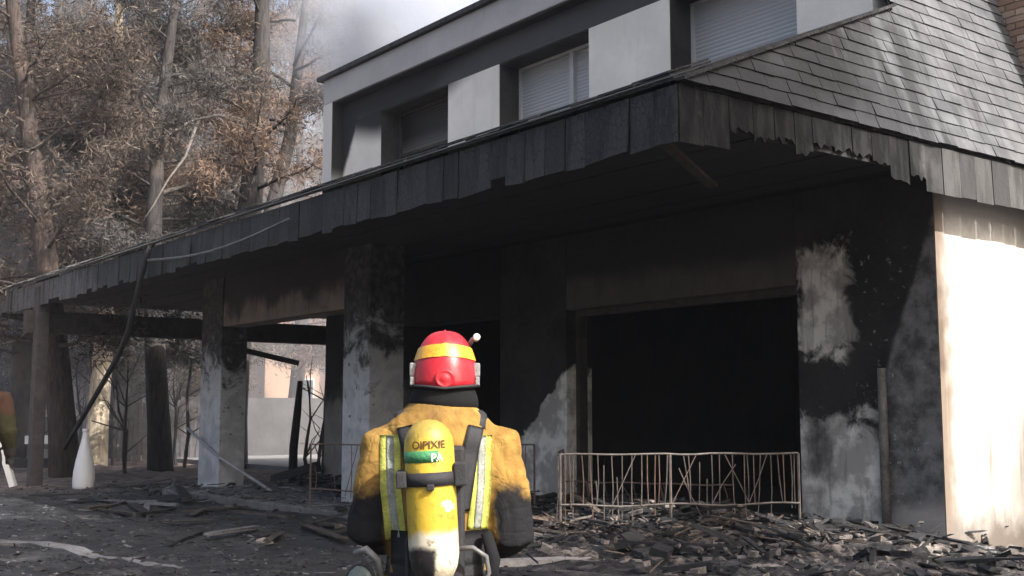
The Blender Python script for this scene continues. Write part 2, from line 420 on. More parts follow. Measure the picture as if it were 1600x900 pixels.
# side wall facing the sun
MB().box(XR - .35, XR, YW + .44, 18, -1.2, ZS + .1).box(XR + .001, XR + .012, YW + .002, YW + .44, -1.2, ZS + .1).build('side_wall', M_side, house)
# drain pipe on the wall end
MB().tube([(-6.79, YW - .05, -.05), (-6.79, YW - .05, 1.0), (-6.79, YW - .045, 1.66)], .045, 10).build('drain_pipe', simple('pipe_grey', (.15, .135, .125), .6, .5, 5.), house, True)
# terrace end: posts, beam, back wall
MB().box(-22.20, -21.96, 6.02, 6.24, -.3, ZS).build('terrace_post', M_post, house, bevel=.015)
MB().box(-22.42, -22.2, 5.9, 13.6, 2.72, 3.12).build('end_beam', M_char2, house)
MB().box(-22.42, -22.2, 12.9, 13.3, -.3, 2.72).build('terrace_post', M_post, house)
MB().box(-22.4, -18.05, 13.6, 13.9, -.3, ZS).build('terrace_back_wall', M_dimwall, house)
# soffit boards: run along the long eave
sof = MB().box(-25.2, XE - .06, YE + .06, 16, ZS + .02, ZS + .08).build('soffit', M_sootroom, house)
y = YE + .08; i = 0
while y < 13.4:
    wd = .34
    x1 = -18.0 if y > YW - .4 else XE - .06
    MB().box(-25.1, x1, y, y + wd - .015, ZS - .012 - rng.uniform(0, .012), ZS + .018).build('soffit_board', M_soffit, sof)
    y += wd
for x0, z in ((-7.6, 3.42), (-10.2, 3.4)):
    pass
# a splintered timber hanging under the corner
MB().bar((-6.35, 6.35, 3.33), (-6.75, 7.35, 3.16), .09, .03, .008).build('hanging_batten', M_char2, house)
MB().bar((-6.0, 6.3, 3.50), (-13.4, 6.3, 3.47), .06, .08, .01).build('eave_rafter', M_char, house)

# long eave: fascia shingles one by one
fb = MB().box(-25.2, XE - .02, YE + .02, YE + .05, ZE0 + .08, ZE1).build('long_fascia', M_char, house)
x = XE - .002
while x > -25.0:
    wd = rng.uniform(.235, .285) if x > -20 else rng.uniform(.5, .75)
    x0 = max(x - wd + .008, -25.2)
    dz = rng.uniform(-.018, .012); tilt = rng.uniform(0, .018); hang = 0
    if rng.random() < .12: hang = rng.uniform(.02, .05)
    z0 = ZE0 + dz + (.1 * rng.random() if rng.random() < .16 else 0)
    sk = rng.uniform(-.018, .018)
    yo = YE - rng.uniform(.0, .012)
    vs = [(x0, yo - tilt - hang, z0), (x, yo - tilt - hang * .6, z0 + sk), (x, yo, ZE1), (x0, yo, ZE1),
          (x0, yo - tilt - hang + .016, z0), (x, yo - tilt - hang * .6 + .016, z0 + sk), (x, yo + .016, ZE1), (x0, yo + .016, ZE1)]
    MB().add(vs, [(0, 1, 2, 3), (7, 6, 5, 4), (0, 4, 5, 1), (1, 5, 6, 2), (2, 6, 7, 3), (3, 7, 4, 0)]).build('shingle', M_fascia, fb)
    x -= wd
# short side fascia, burnt ragged near the corner
fs = MB().box(XE - .05, XE - .02, YE + .02, 17.5, ZE0 + .16, ZE1).build('side_fascia', M_char, house)
y = YE + .002
while y < 13.4:
    wd = rng.uniform(.22, .3); y1 = y + wd - .008
    xo = XE + rng.uniform(.0, .01)
    burnt = 6.35 < y < 9.05
    if not burnt:
        zs = [ZE0 + rng.uniform(-.01, .01)] * 2; top = ZE1; steps = 1
    else: steps = 6
    vs = []; n = steps + 1
    drop = rng.choice([.05, .1, .14, .17, .2]) if burnt else 0
    for k in range(n):
        yy = y + (y1 - y) * k / steps
        zb = (ZE0 + drop + rng.uniform(-.035, .035)) if burnt else zs[0]
        vs += [(xo + .012, yy, zb), (xo - .004, yy, zb + .004), (xo - .004, yy, ZE1), (xo + .0, yy, ZE1)]
    fcs = []
    for k in range(steps):
        a = 4 * k; b = a + 4
        fcs += [(a, b, b + 3, a + 3), (a + 1, a + 2, b + 2, b + 1), (a, a + 1, b + 1, b), (a + 3, b + 3, b + 2, a + 2)]
    fcs += [(0, 3, 2, 1), (4 * steps, 4 * steps + 1, 4 * steps + 2, 4 * steps + 3)]
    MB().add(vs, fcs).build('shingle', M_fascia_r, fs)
    y += wd

# lower roof over the long eave (shallow) with its edge slates
TL = .418
zr = ZE1 + .02
lr = MB().add([(-25.4, YE - .04, zr), (XE, YE - .04, zr), (XE - .47 * 1, YU + .4, zr + (YU + .44 - YE) * TL), (-25.4, YU + .4, zr + (YU + .44 - YE) * TL),
               (-25.4, YE - .04, zr + .03), (XE, YE - .04, zr + .03), (XE - .47, YU + .4, zr + .03 + (YU + .44 - YE) * TL), (-25.4, YU + .4, zr + .03 + (YU + .44 - YE) * TL)],
              [(3, 2, 1, 0), (4, 5, 6, 7), (0, 1, 5, 4), (1, 2, 6, 5), (2, 3, 7, 6), (3, 0, 4, 7)]).build('lower_roof', M_fascia, house)
for row in range(2):
    x = XE - .02 - row * .1
    while x > -25.2:
        wd = rng.uniform(.34, .42); x0 = x - wd + .006
        y0 = YE - .075 + row * .09 + rng.uniform(-.02, .02); z0 = zr + .034 + row * .05 + rng.uniform(-.006, .008)
        y1 = y0 + .45; z1 = z0 + .45 * TL + .0
        vs = [(x0, y0, z0), (x, y0 + rng.uniform(-.01, .01), z0 + rng.uniform(-.008, .008)), (x, y1, z1), (x0, y1, z1)]
        vs += [(a, b, c + .016) for a, b, c in vs]
        MB().add(vs, [(3, 2, 1, 0), (4, 5, 6, 7), (0, 1, 5, 4), (1, 2, 6, 5), (2, 3, 7, 6), (3, 0, 4, 7)]).build('slate', M_fascia, lr)
        x -= wd
# steep slate slope on the sunny side
TH = math.radians(72); ct, st_ = math.cos(TH), math.sin(TH)
def slope_pt(y, t, off=0): return Vector((XE + .03 - t * ct + off * st_, y, ZE1 + .02 + t * st_ + off * ct))
TMAX = 3.6
def yhip(t):
    dz = t * st_
    return min(YE - .02 + dz / (TL + .005), YU - .02)
th = (YU - YE) * (TL + .005) / st_
rs = MB()
poly = [slope_pt(YE, 0, -.03), slope_pt(18, 0, -.03), slope_pt(18, TMAX, -.03), slope_pt(YU, TMAX, -.03), slope_pt(YU, th, -.03)]
rs.add(poly, [(0, 1, 2, 3, 4)])
slope = rs.build('roof_slope', M_char, house)
def clip(poly, f):
    out = []
    for i in range(len(poly)):
        a, b = poly[i], poly[(i + 1) % len(poly)]; fa, fb_ = f(a), f(b)
        if fa >= 0: out.append(a)
        if (fa >= 0) != (fb_ >= 0):
            k = fa / (fa - fb_); out.append((a[0] + (b[0] - a[0]) * k, a[1] + (b[1] - a[1]) * k))
    return out
EXP = .128; row = 0; SL = []
while row * EXP < TMAX:
    t0 = row * EXP; t1 = t0 + EXP + .05
    y = YE - .3 + (.15 if row % 2 else 0) + rng.uniform(-.03, .03)
    while y < 12.6:
        wd = rng.uniform(.24, .34); ya = y; yb = y + wd - .006; y += wd
        jt = rng.uniform(-.006, .006); kk = rng.uniform(-.004, .004)
        P = [(ya, t0 + jt), (yb, t0 + jt + kk), (yb, t1), (ya, t1)]
        if t0 < th: P = clip(P, lambda q: q[0] - (YE - .02 + q[1] * st_ / (TL + .005)))
        else: P = clip(P, lambda q: q[0] - (YU - .02))
        if len(P) < 3: continue
        lift = rng.uniform(.011, .02)
        def off(t): return lift * (1 - (t - t0) / (EXP + .05)) + .002
        n = len(P)
        vs = [slope_pt(a, b, off(b) + .008) for a, b in P] + [slope_pt(a, b, off(b) - .002) for a, b in P]
        fc = [tuple(range(n)), tuple(range(n, 2 * n))[::-1]] + [(i, i + n, (i + 1) % n + n, (i + 1) % n) for i in range(n)]
        c_ = vs[0]; SL.append((t0 > 2.05, (c_ - Vector((0, 0, 1.2))).length, vs, fc))
    row += 1
SL.sort(key=lambda q: (q[0], q[1]))
rest = MB()
for k, (_, _, vs, fc) in enumerate(SL):
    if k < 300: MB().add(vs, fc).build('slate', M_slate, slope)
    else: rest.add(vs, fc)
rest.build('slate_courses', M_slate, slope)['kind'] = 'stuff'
# hip capping
for k in range(9):
    ta = th * k / 9; tb = th * (k + 1.12) / 9
    a = slope_pt(yhip(ta), ta, .02); b = slope_pt(yhip(min(tb, th)), min(tb, th), .03)
    MB().bar(a, b, .09, .025, .004).build('hip_tile', M_fascia, slope)

# upper storey
ZB, ZL, ZT = 4.2, 6.03, 6.83
YFR = 9.2
xs = [-16.88, -15.66, -13.77, -12.53, -10.66, -9.25, -7.43, -6.52]
up = empty('upper_storey'); up.parent = house
for a, b in ((0, 1), (2, 3), (4, 5), (6, 7)):
    MB().box(xs[a], xs[b], YU, YU + .5, ZB, ZL if b != 7 else ZL).build('wall_panel', M_upper, up, bevel=.006)
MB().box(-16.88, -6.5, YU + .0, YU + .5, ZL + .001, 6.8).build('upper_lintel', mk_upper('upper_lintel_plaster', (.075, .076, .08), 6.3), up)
MB().box(-17.2, -6.75, YFR, YU, 6.41, ZT).build('roof_fascia', M_frame, up, bevel=.01)
MB().box(-16.88, -6.76, YFR + .03, YU - .003, 6.39, 6.4085).build('overhang_soffit', simple('dark_soffit', (.035, .035, .038), .9, .4, 2.), up)  # thin near-black panel under the overhang
MB().box(-17.2, -16.881, YFR, YU + .6, ZB, 6.409).build('side_fin', M_fin, up, bevel=.01)
MB().box(-17.32, -6.7, YFR - .07, 17.0, ZT + .003, ZT + .075).build('roof_cap', M_fascia, up)
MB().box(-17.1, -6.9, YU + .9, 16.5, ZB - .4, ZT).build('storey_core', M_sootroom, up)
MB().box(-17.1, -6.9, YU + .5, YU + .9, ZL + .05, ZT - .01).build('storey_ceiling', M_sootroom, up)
def slats(x0, x1, z0, z1, y, mat, parent, pitch=.048):
    m = MB(); z = z0
    while z < z1:
        n = 5; vs = []
        for k in range(n):
            a = math.pi * k / (n - 1); vs += [(x0, y - .009 * math.sin(a), z + pitch * k / (n - 1)), (x1, y - .009 * math.sin(a), z + pitch * k / (n - 1))]
        m.add(vs, [(2 * k, 2 * k + 1, 2 * k + 3, 2 * k + 2) for k in range(n - 1)]); z += pitch
    o = m.build('shutter_slats', mat, parent, True); o['kind'] = 'stuff'; return o
M_reveal = simple('dark_reveal', (.045, .044, .043), .9, .4, 3.)  # dark lining for the window jambs and heads
for i, (a, b) in enumerate(((1, 2), (3, 4), (5, 6))):
    wn = MB()
    x0, x1 = xs[a], xs[b]; yy = YU + .34
    f = .055
    wn.box(x0, x0 + f, yy, yy + .06, ZB, ZL); wn.box(x1 - f, x1, yy, yy + .06, ZB, ZL); wn.box(x0 + f, x1 - f, yy, yy + .06, ZL - f, ZL)
    win = wn.build('window', M_wframe if i else M_char2, up, bevel=.004)
    xm = x0 + (x1 - x0) * .62
    MB().box(x0 + .001, x0 + .014, YU + .012, yy - .002, ZB, ZL - .002).build('window_reveal', M_reveal, win)
    MB().box(x0 + .015, x1 - .002, YU + .012, yy - .002, ZL - .016, ZL - .003).build('window_head', M_reveal, win)
    if i == 1:
        MB().box(xm - .04, xm + .04, yy - .02, yy + .05, ZB, ZL - f).build('mullion', M_wframe, win, bevel=.004)
        slats(x0 + f, xm - .04, ZB, ZL - f, yy + .04, M_shutter, win); slats(xm + .04, x1 - f, ZB, ZL - f, yy + .04, M_shutter, win)
    elif i == 2: slats(x0 + f, x1 - f, ZB, ZL - f, yy + .04, M_shutter, win)
    else:
        slats(x0 + f, x1 - f, 5.36, ZL - f, yy + .04, M_shutter_b, win)
        MB().box(x0 + f, x1 - f, yy + .02, yy + .06, 5.31, 5.36).build('shutter_rail', M_char2, win)
# brick chimney breast against the slope
ch = MB().box(-7.2, -5.47, 11.63, 12.9, -.9, 9).build('chimney', simple('mortar', (.45, .40, .35), .95, .2), house)
def mk_brick():
    m = Mat('pale_brick'); p = m.pos(); r = m.rnd(); n = m.noise(p, 25, 4)
    c = m.mix(r, (.36, .22, .15), (.58, .44, .33)); c = m.mix(m.ss(n, .5, .7) * .5, c, (.30, .2, .15))
    return m.out(c, .9, n, .005)
M_brick = mk_brick()
bm_ = MB().box(0, .215, 0, .03, 0, .062).mesh('brick'); bm_.materials.append(M_brick)
bm2 = MB().box(0, .03, 0, .215, 0, .062).mesh('brick_side'); bm2.materials.append(M_brick)
for rz in range(24):
    z = 4.05 + rz * .074
    for k in range(5):
        x = -5.485 - .227 * (k + 1) + (.11 if rz % 2 else 0)
        if x + .215 > -5.47: x = -5.69
        o = obj('brick', bm_, None, ch); o.location = (x, 11.61 + rng.uniform(-.004, .004), z)
    for k in range(3):
        o = obj('brick', bm2, None, ch); o.location = (-5.485 + rng.uniform(-.004, .004), 11.66 + k * .227 + (.11 if rz % 2 else 0), z)

# ------------------------------------------------------------------ railings
def railing(name, label, A, B, h, posts, nb, zb, mat, tilt=0, seed=1):
    rr = random.Random(seed)
    A = Vector(A); B = Vector(B); root = empty(name, A); tag(root, label, 'railing', 'burnt porch railings')
    d = B - A; L = d.length; u = d.normalized(); nrm = Vector((u.y, -u.x, 0))
    def P(s, z, o=0): return u * s + Vector((0, 0, z)) + nrm * (o + tilt * z)
    for t in posts: MB().tube([P(t * L, -.25), P(t * L, h)], .014, 6).build('post', mat, root)
    n = 16
    MB().tube([P(L * k / n, h + .005 * math.sin(k * 1.3) + rr.uniform(-.003, .003)) for k in range(n + 1)], .0105, 6).build('top_rail', mat, root)
    MB().tube([P(L * k / n, zb + .012 * math.sin(k * .9 + 1), .01) for k in range(n + 1)], .010, 6).build('lower_rail', mat, root)
    for k in range(nb):
        s = L * (k + .5 + rr.uniform(-.35, .35)) / nb; ln = rr.uniform(-.015, .015) if rr.random() < .75 else rr.uniform(-.28, .28)
        s2 = min(max(s + ln, .02), L - .02); z1 = h - .01; z0 = zb if rr.random() < .5 else rr.uniform(-.05, zb)
        if rr.random() < .2: z1 = h * rr.uniform(.55, .9)
        mid = P((s + s2) / 2 + rr.uniform(-.01, .01), (z0 + z1) / 2, rr.uniform(-.015, .015))
        MB().tube([P(s, z1), mid, P(s2, z0, rr.uniform(-.03, .03))], .0055, 5).build('bar', mat if rr.random() < .75 else M_railing2, root)
    return root
railing('porch_railing', 'pale scorched metal railing with bent bars before the wide black opening', (-8.75, 7.31, .1), (-7.55, 9.39, .1), .73, (0, .455, 1), 40, .24, M_railing, seed=3)
railing('porch_railing', 'dark twisted railing run behind the firefighter near the flaking pillar', (-14.2, 7.5, .02), (-10.95, 8.75, .06), .80, (0, .25, .5, .75, 1), 14, .2, M_railing2, seed=8)
railing('porch_railing', 'short railing return fallen back from the pale railing corner', (-8.85, 7.36, .1), (-9.7, 8.15, .1), .74, (.97,), 4, .3, M_railing, seed=5)
railing('porch_railing', 'collapsed low railing lying in rubble inside the wide opening', (-10.9, 9.3, -.1), (-8.5, 9.62, -.05), .52, (.15, .6), 10, .32, M_railing2, .3, seed=12)

# ------------------------------------------------------------------ loose timbers and pipes
def one(name, mb, mat, label, cat, group=None, kind=None, smooth=False, bevel=0):
    return tag(mb.build(name, mat, None, smooth, bevel), label, cat, group, kind)
one('hanging_downpipe', MB().tube([(-16.3, 5.98, 3.62), (-16.42, 5.97, 3.45), (-16.8, 5.97, 2.9), (-17.15, 6.0, 2.43), (-17.5, 6.0, 2.12), (-18.6, 6.02, 1.5), (-20.05, 6.02, .66)], [.035, .04, .04, .045, .04, .04, .035], 8), M_char,
    'thin black downpipe hanging loose and bent from the long eave', 'pipe', smooth=True)
one('sagging_cable', MB().tube([(-11.9 - k * .44, 5.955, 3.42 - .12 * math.sin(math.pi * k / 10)) for k in range(11)], .017, 8), simple('gutter_metal', (.085, .09, .095), .45, .4, 6.),
    'thin grey cable sagging along the charred long fascia', 'cable', smooth=True)
one('leaning_pole', MB().tube([(-19.45, 7.88, 1.0), (-18.3, 8.0, .52), (-17.0, 8.3, .03)], .025, 8), simple('pale_metal', (.36, .36, .37), .5, .3, 8.),
    'pale metal pole leaning from the terrace pillar to the rubble', 'pole', smooth=True)
one('burnt_upright', MB().tube([(-20.2, 10.3, -.05), (-20.15, 10.28, .6), (-19.9, 10.22, 1.3), (-19.78, 10.2, 1.85)], [.09, .085, .075, .05], 7), M_char,
    'charred upright timber standing inside the terrace opening', 'timber')
one('burnt_upright', MB().tube([(-19.6, 10.6, -.05), (-19.55, 10.6, .9), (-19.45, 10.55, 1.55)], [.04, .035, .02], 6), M_char2,
    'thin burnt stake beside the charred upright in the terrace', 'timber')
one('fallen_rafter', MB().bar((-19.9, 9.0, 2.42), (-19.0, 9.75, 2.14), .07, .1, .01), M_char,
    'black rafter sloping across the top of terrace opening', 'timber')
one('fallen_beam', MB().bar((-20.2, 9.9, .05), (-17.9, 9.6, .35), .12, .14, .02), M_char,
    'charred beam lying across the terrace threshold', 'timber')
one('fallen_beam', MB().bar((-19.0, 7.6, .04), (-16.2, 6.6, .02), .14, .06, .015), M_char,
    'long charred board lying before the terrace pillar', 'timber')
one('fallen_beam', MB().bar((-7.35, 8.75, .12), (-6.45, 9.62, .14), .16, .09, .015), M_char,
    'thick black beam lying below the wall end drain pipe', 'timber')
one('leaning_board', MB().bar((-22.12, 5.78, -.05), (-22.3, 5.5, .95), .14, .1), M_wpaint, 'white board leaning behind the dark terrace post', 'board')
one('kerb', MB().add([(-8.3, 5.85, -.02), (-7.85, 6.55, .0), (-7.15, 7.45, -.02), (-7.0, 7.35, -.02), (-7.7, 6.45, .0), (-8.15, 5.7, -.03),
     (-8.3, 5.85, -.35), (-7.85, 6.55, -.35), (-7.15, 7.45, -.35), (-7.0, 7.35, -.35), (-7.7, 6.45, -.35), (-8.15, 5.7, -.35)],
    [(0, 5, 4, 1), (1, 4, 3, 2), (5, 11, 10, 4), (4, 10, 9, 3), (0, 1, 7, 6), (1, 2, 8, 7), (0, 6, 11, 5), (2, 3, 9, 8)]), M_kerb,
    'low pale broken kerb edge in front of the rubble heap', 'kerb')
kp = [(-13.4, 2.4), (-13.0, 2.8), (-12.7, 3.1), (-12.45, 3.35), (-12.2, 3.47), (-11.9, 3.53), (-11.5, 3.56), (-11.1, 3.63), (-10.7, 3.66), (-10.3, 3.72), (-9.9, 3.74), (-9.5, 3.75)]
kv = []; kf = []
for i, (a, b) in enumerate(kp):
    q0 = kp[max(i - 1, 0)]; q1 = kp[min(i + 1, len(kp) - 1)]; d = Vector((q1[0] - q0[0], q1[1] - q0[1], 0)).normalized(); nn = Vector((-d.y, d.x, 0))
    zt = gh(a, b) + .045 + rng.uniform(-.02, .012) - .004 * i
    for s in (-.08 - rng.uniform(0, .05), .08 + rng.uniform(0, .05)): kv += [(a + nn.x * s, b + nn.y * s, zt), (a + nn.x * s, b + nn.y * s, zt - .3)]
for i in range(len(kp) - 1):
    o = i * 4; kf += [(o, o + 4, o + 6, o + 2), (o + 1, o + 5, o + 4, o), (o + 2, o + 6, o + 7, o + 3)]
one('path_edging', MB().add(kv, kf), simple('ashy_edging', (.16, .16, .165), .9, .5, 4.), 'ash covered curved stone edging across the foreground', 'edging')

# white bottle-shaped vase
prof = [(0, 0), (.17, 0), (.183, .015), (.188, .05), (.19, .14), (.18, .3), (.15, .48), (.11, .66), (.075, .8), (.052, .9), (.045, .97), (.044, .99), (.056, 1.0), (.058, 1.03), (.05, 1.045), (.036, 1.04), (.034, .95), (0, .94)]
def lathe(prof, n=24):
    m = MB(); vs = []; fs = []
    for r_, z_ in prof:
        for k in range(n): vs.append((max(r_, 1e-4) * math.cos(2 * math.pi * k / n), max(r_, 1e-4) * math.sin(2 * math.pi * k / n), z_))
    for i in range(len(prof) - 1):
        for k in range(n): fs.append((i * n + k, i * n + (k + 1) % n, (i + 1) * n + (k + 1) % n, (i + 1) * n + k))
    return m.add(vs, fs)
vz = one('bottle_vase', lathe(prof), M_wpaint, 'tall white bottle shaped vase standing on the terrace edge', 'vase', smooth=True)
vz.location = (-21.1, 6.69, gh(-21.1, 6.69) - .01)

# ------------------------------------------------------------------ rubble
def chunk_mesh(name, n, place, size, mat, label, flat=.5, longp=.25, seed=1):
    rr = random.Random(seed); V = []; F = []
    base = [(-1, -1, -1), (1, -1, -1), (-1, 1, -1), (1, 1, -1), (-1, -1, 1), (1, -1, 1), (-1, 1, 1), (1, 1, 1)]
    fc = [(0, 2, 3, 1), (4, 5, 7, 6), (0, 1, 5, 4), (2, 6, 7, 3), (0, 4, 6, 2), (1, 3, 7, 5)]
    for i in range(n):
        x, y, dz = place(rr); z = gh(x, y) + dz
        if y > 7.15 and -18.6 < x < -6.25: z = max(z, .035 + dz)
        s = size[0] + (size[1] - size[0]) * rr.random() ** 3
        sx, sy, sz = s * rr.uniform(.6, 1.5), s * rr.uniform(.4, 1), s * rr.uniform(.15, .7) * flat
        if rr.random() < longp: sx *= rr.uniform(2, 5); sy *= .35; sz = min(sz, sy)
        q = (Matrix.Rotation(rr.uniform(0, 6.3), 3, 'Z') @ Matrix.Rotation(rr.gauss(0, .25), 3, 'X') @ Matrix.Rotation(rr.gauss(0, .2), 3, 'Y'))
        o = len(V)
        for b in base:
            p = q @ Vector((b[0] * sx * rr.uniform(.6, 1), b[1] * sy * rr.uniform(.6, 1), b[2] * sz * rr.uniform(.6, 1)))
            V.append((x + p.x, y + p.y, z + sz * .4 + p.z))
        F += [tuple(o + k for k in f) for f in fc]
    me = bpy.data.meshes.new(name); me.from_pydata(V, [], F); me.update()
    return tag(obj(name, me, mat), label, 'rubble', kind='stuff')
def pl_all(rr):
    while True:
        d = 7.5 + 14 * rr.random() ** 1.3; u = rr.uniform(-.5, .5); p = FH * d + RT * (u * d)
        if p.y < YW - .02 and p.y > 1: return p.x, p.y, 0
def pl_heap(rr):
    while True:
        x = rr.gauss(-8.8, 1.7); y = rr.gauss(8.4, 1.0)
        if x > -6.0 and y < 9.9 and rr.random() < .5: continue
        if y < YW - .05 and -13 < x < -4.9: return x, y, rr.random() ** 2 * .12
def pl_wall(rr):
    x = rr.uniform(-18, -6); return x, YW - abs(rr.gauss(0, .5)) - .05, rr.random() ** 2 * .2
def pl_terr(rr): return rr.uniform(-22, -13.5), rr.uniform(7.0, 9.7), rr.random() ** 3 * .08
def pl_right(rr): return rr.uniform(-7.4, -5.2), rr.uniform(6.6, 10.9), rr.random() ** 3 * .06
def mk_heap():
    m = Mat('burnt_rubble_heap'); p = m.pos(); n = m.noise(p, 2.0, 6, .65, .5); v = m.voro(p, 11); n3 = m.noise(p, 24, 5, .7); n2 = m.noise(p, 6, 6, .7, .8)
    c = m.mix(m.ss(n2, .4, .62), (.016, .016, .018), (.075, .07, .068))
    c = m.mix(m.ss(n + (n2 - .5) * .8, .52, .66), c, m.mix(m.ss(n3, .35, .65), (.12, .10, .093), (.30, .26, .24)))
    c = m.mix(m.ss(n3, .58, .7) * .7, c, (.02, .02, .021))
    return m.out(c, .9, n3 * .5 + n2 * .5 - v * .4, .04)
M_heap = mk_heap()
hx = np.arange(-11.6, -4.8, .04); hy = np.arange(5.9, 9.76, .04); hv = []
for yv in hy:
    for xv in hx:
        e = min(1, (xv + 11.6) / 2.2, (-4.8 - xv) / 1.0, (yv - 5.9) / 1.0); e = max(0, e); e = e * e * (3 - 2 * e)
        q = Vector((xv, yv, 0))
        a = 1 - abs(mnoise.noise(q * 1.6 + Vector((9, 0, 0)))) * 2; b = 1 - abs(mnoise.noise(q * 4.2)) * 2; c = mnoise.noise(q * 11)
        hv.append((xv, yv, max(gh(xv, yv), -.02 if yv > 7.2 and xv < -6.25 else -9) - .05 + e * (.05 + .07 * max(0, a) + .05 * max(0, b) + .03 * c)))
nhx = len(hx); hf = [(j_ * nhx + i_, j_ * nhx + i_ + 1, (j_ + 1) * nhx + i_ + 1, (j_ + 1) * nhx + i_) for j_ in range(len(hy) - 1) for i_ in range(nhx - 1)]
me = bpy.data.meshes.new('rubble_heap'); me.from_pydata(hv, [], hf); me.update()
tag(obj('rubble_heap', me, M_heap), 'heap of burnt plaster, ash and char in front of the railing', 'rubble', kind='stuff')
chunk_mesh('char_rubble', 9000, pl_all, (.005, .045), M_rub_black, 'black charcoal fragments strewn over the ground', .45, .15, 1)
chunk_mesh('ash_rubble', 4200, pl_all, (.004, .03), M_rub_grey, 'grey ash and slate fragments strewn over the ground', .35, .1, 2)
def lift(f, dz): return lambda r_: (lambda q: (q[0], q[1], q[2] + dz))(f(r_))
chunk_mesh('plaster_rubble', 900, lift(pl_heap, .07), (.005, .07), M_rub_pale, 'pale plaster fragments heaped below the railing', .8, .1, 3)
chunk_mesh('wood_rubble', 500, lift(pl_heap, .07), (.008, .05), M_rub_wood, 'splintered wood in the heap below the railing', .5, 1., 4)
chunk_mesh('char_rubble', 1500, lift(pl_heap, .06), (.008, .09), M_rub_black, 'black charcoal in the heap below the railing', .7, .5, 5)
chunk_mesh('wall_rubble', 1100, pl_wall, (.015, .11), M_rub_black, 'charred rubble banked along the inner porch wall', .6, .5, 6)
chunk_mesh('ash_rubble', 900, pl_terr, (.010, .09), M_rub_grey, 'grey rubble around the terrace pillars', .4, .5, 7)
chunk_mesh('plaster_rubble', 500, lift(pl_right, .03), (.005, .08), M_rub_pale, 'pale broken plaster by the sunlit white wall', .8, .1, 8)
chunk_mesh('slate_rubble', 900, lift(pl_right, .03), (.008, .11), M_rub_black, 'dark slate pieces by the sunlit white wall', .5, .4, 9)
rr = random.Random(21)
def stone(x, y, s, mat, label, group=None):
    bm = bmesh.new(); bmesh.ops.create_icosphere(bm, subdivisions=2, radius=1)
    sd_ = rr.random() * 50
    for v in bm.verts:
        k = 1 + .45 * mnoise.noise(v.co * 1.3 + Vector((sd_, 0, 0))); v.co = Vector((v.co.x * s * k * 1.2, v.co.y * s * k, v.co.z * s * .6 * k))
    me = bpy.data.meshes.new('stone'); bm.to_mesh(me); bm.free()
    o = obj('stone', me, mat); o.location = (x, y, gh(x, y) + s * .3); o.rotation_euler = (0, 0, rr.uniform(0, 6)); return tag(o, label, 'stone', group)
stone(-10.9, 5.25, .075, M_rub_pale, 'single pale stone on black ground in front of the terrace')
for x, y, s in ((-6.35, 8.3, .13), (-6.0, 9.2, .14), (-6.55, 9.35, .1), (-5.75, 9.6, .12), (-6.9, 8.0, .1)):
    stone(x, y, s, M_rub_grey if s < .13 else M_rub_pale, 'rough lump of masonry in the rubble by the sunlit white wall', 'masonry lumps by the white wall')
for k in range(30):
    x, y, dz = pl_heap(rr); a = rr.uniform(0, 6.3); L = rr.uniform(.4, 1.5); z = max(gh(x, y), .03) + .10
    m = MB().bar((x, y, z), (x + math.cos(a) * L, min(y + math.sin(a) * L * .6, 9.7), z + rr.uniform(-.04, .22)), rr.uniform(.03, .10), rr.uniform(.012, .03), .008)
    one('broken_batten', m, rr.choice([M_rub_wood, M_char, M_char, M_char2]), 'broken batten sticking out of the heap below the railing', 'batten', 'battens in the railing heap')
for k in range(26):
    x = rr.uniform(-19, -11.5); y = rr.uniform(5.2, 7.6); a = rr.gauss(0, .6) - .4; L = rr.uniform(.4, 1.6); z = gh(x, y) + .03
    m = MB().bar((x, y, z), (x + math.cos(a) * L, y + math.sin(a) * L, gh(x + math.cos(a) * L, y + math.sin(a) * L) + rr.uniform(.02, .08)), rr.uniform(.04, .12), rr.uniform(.012, .03), .008)
    one('charred_board', m, rr.choice([M_char, M_char2, M_char2, M_rub_grey]), 'charred board scattered on the black yard before the terrace', 'board', 'boards on the black yard')

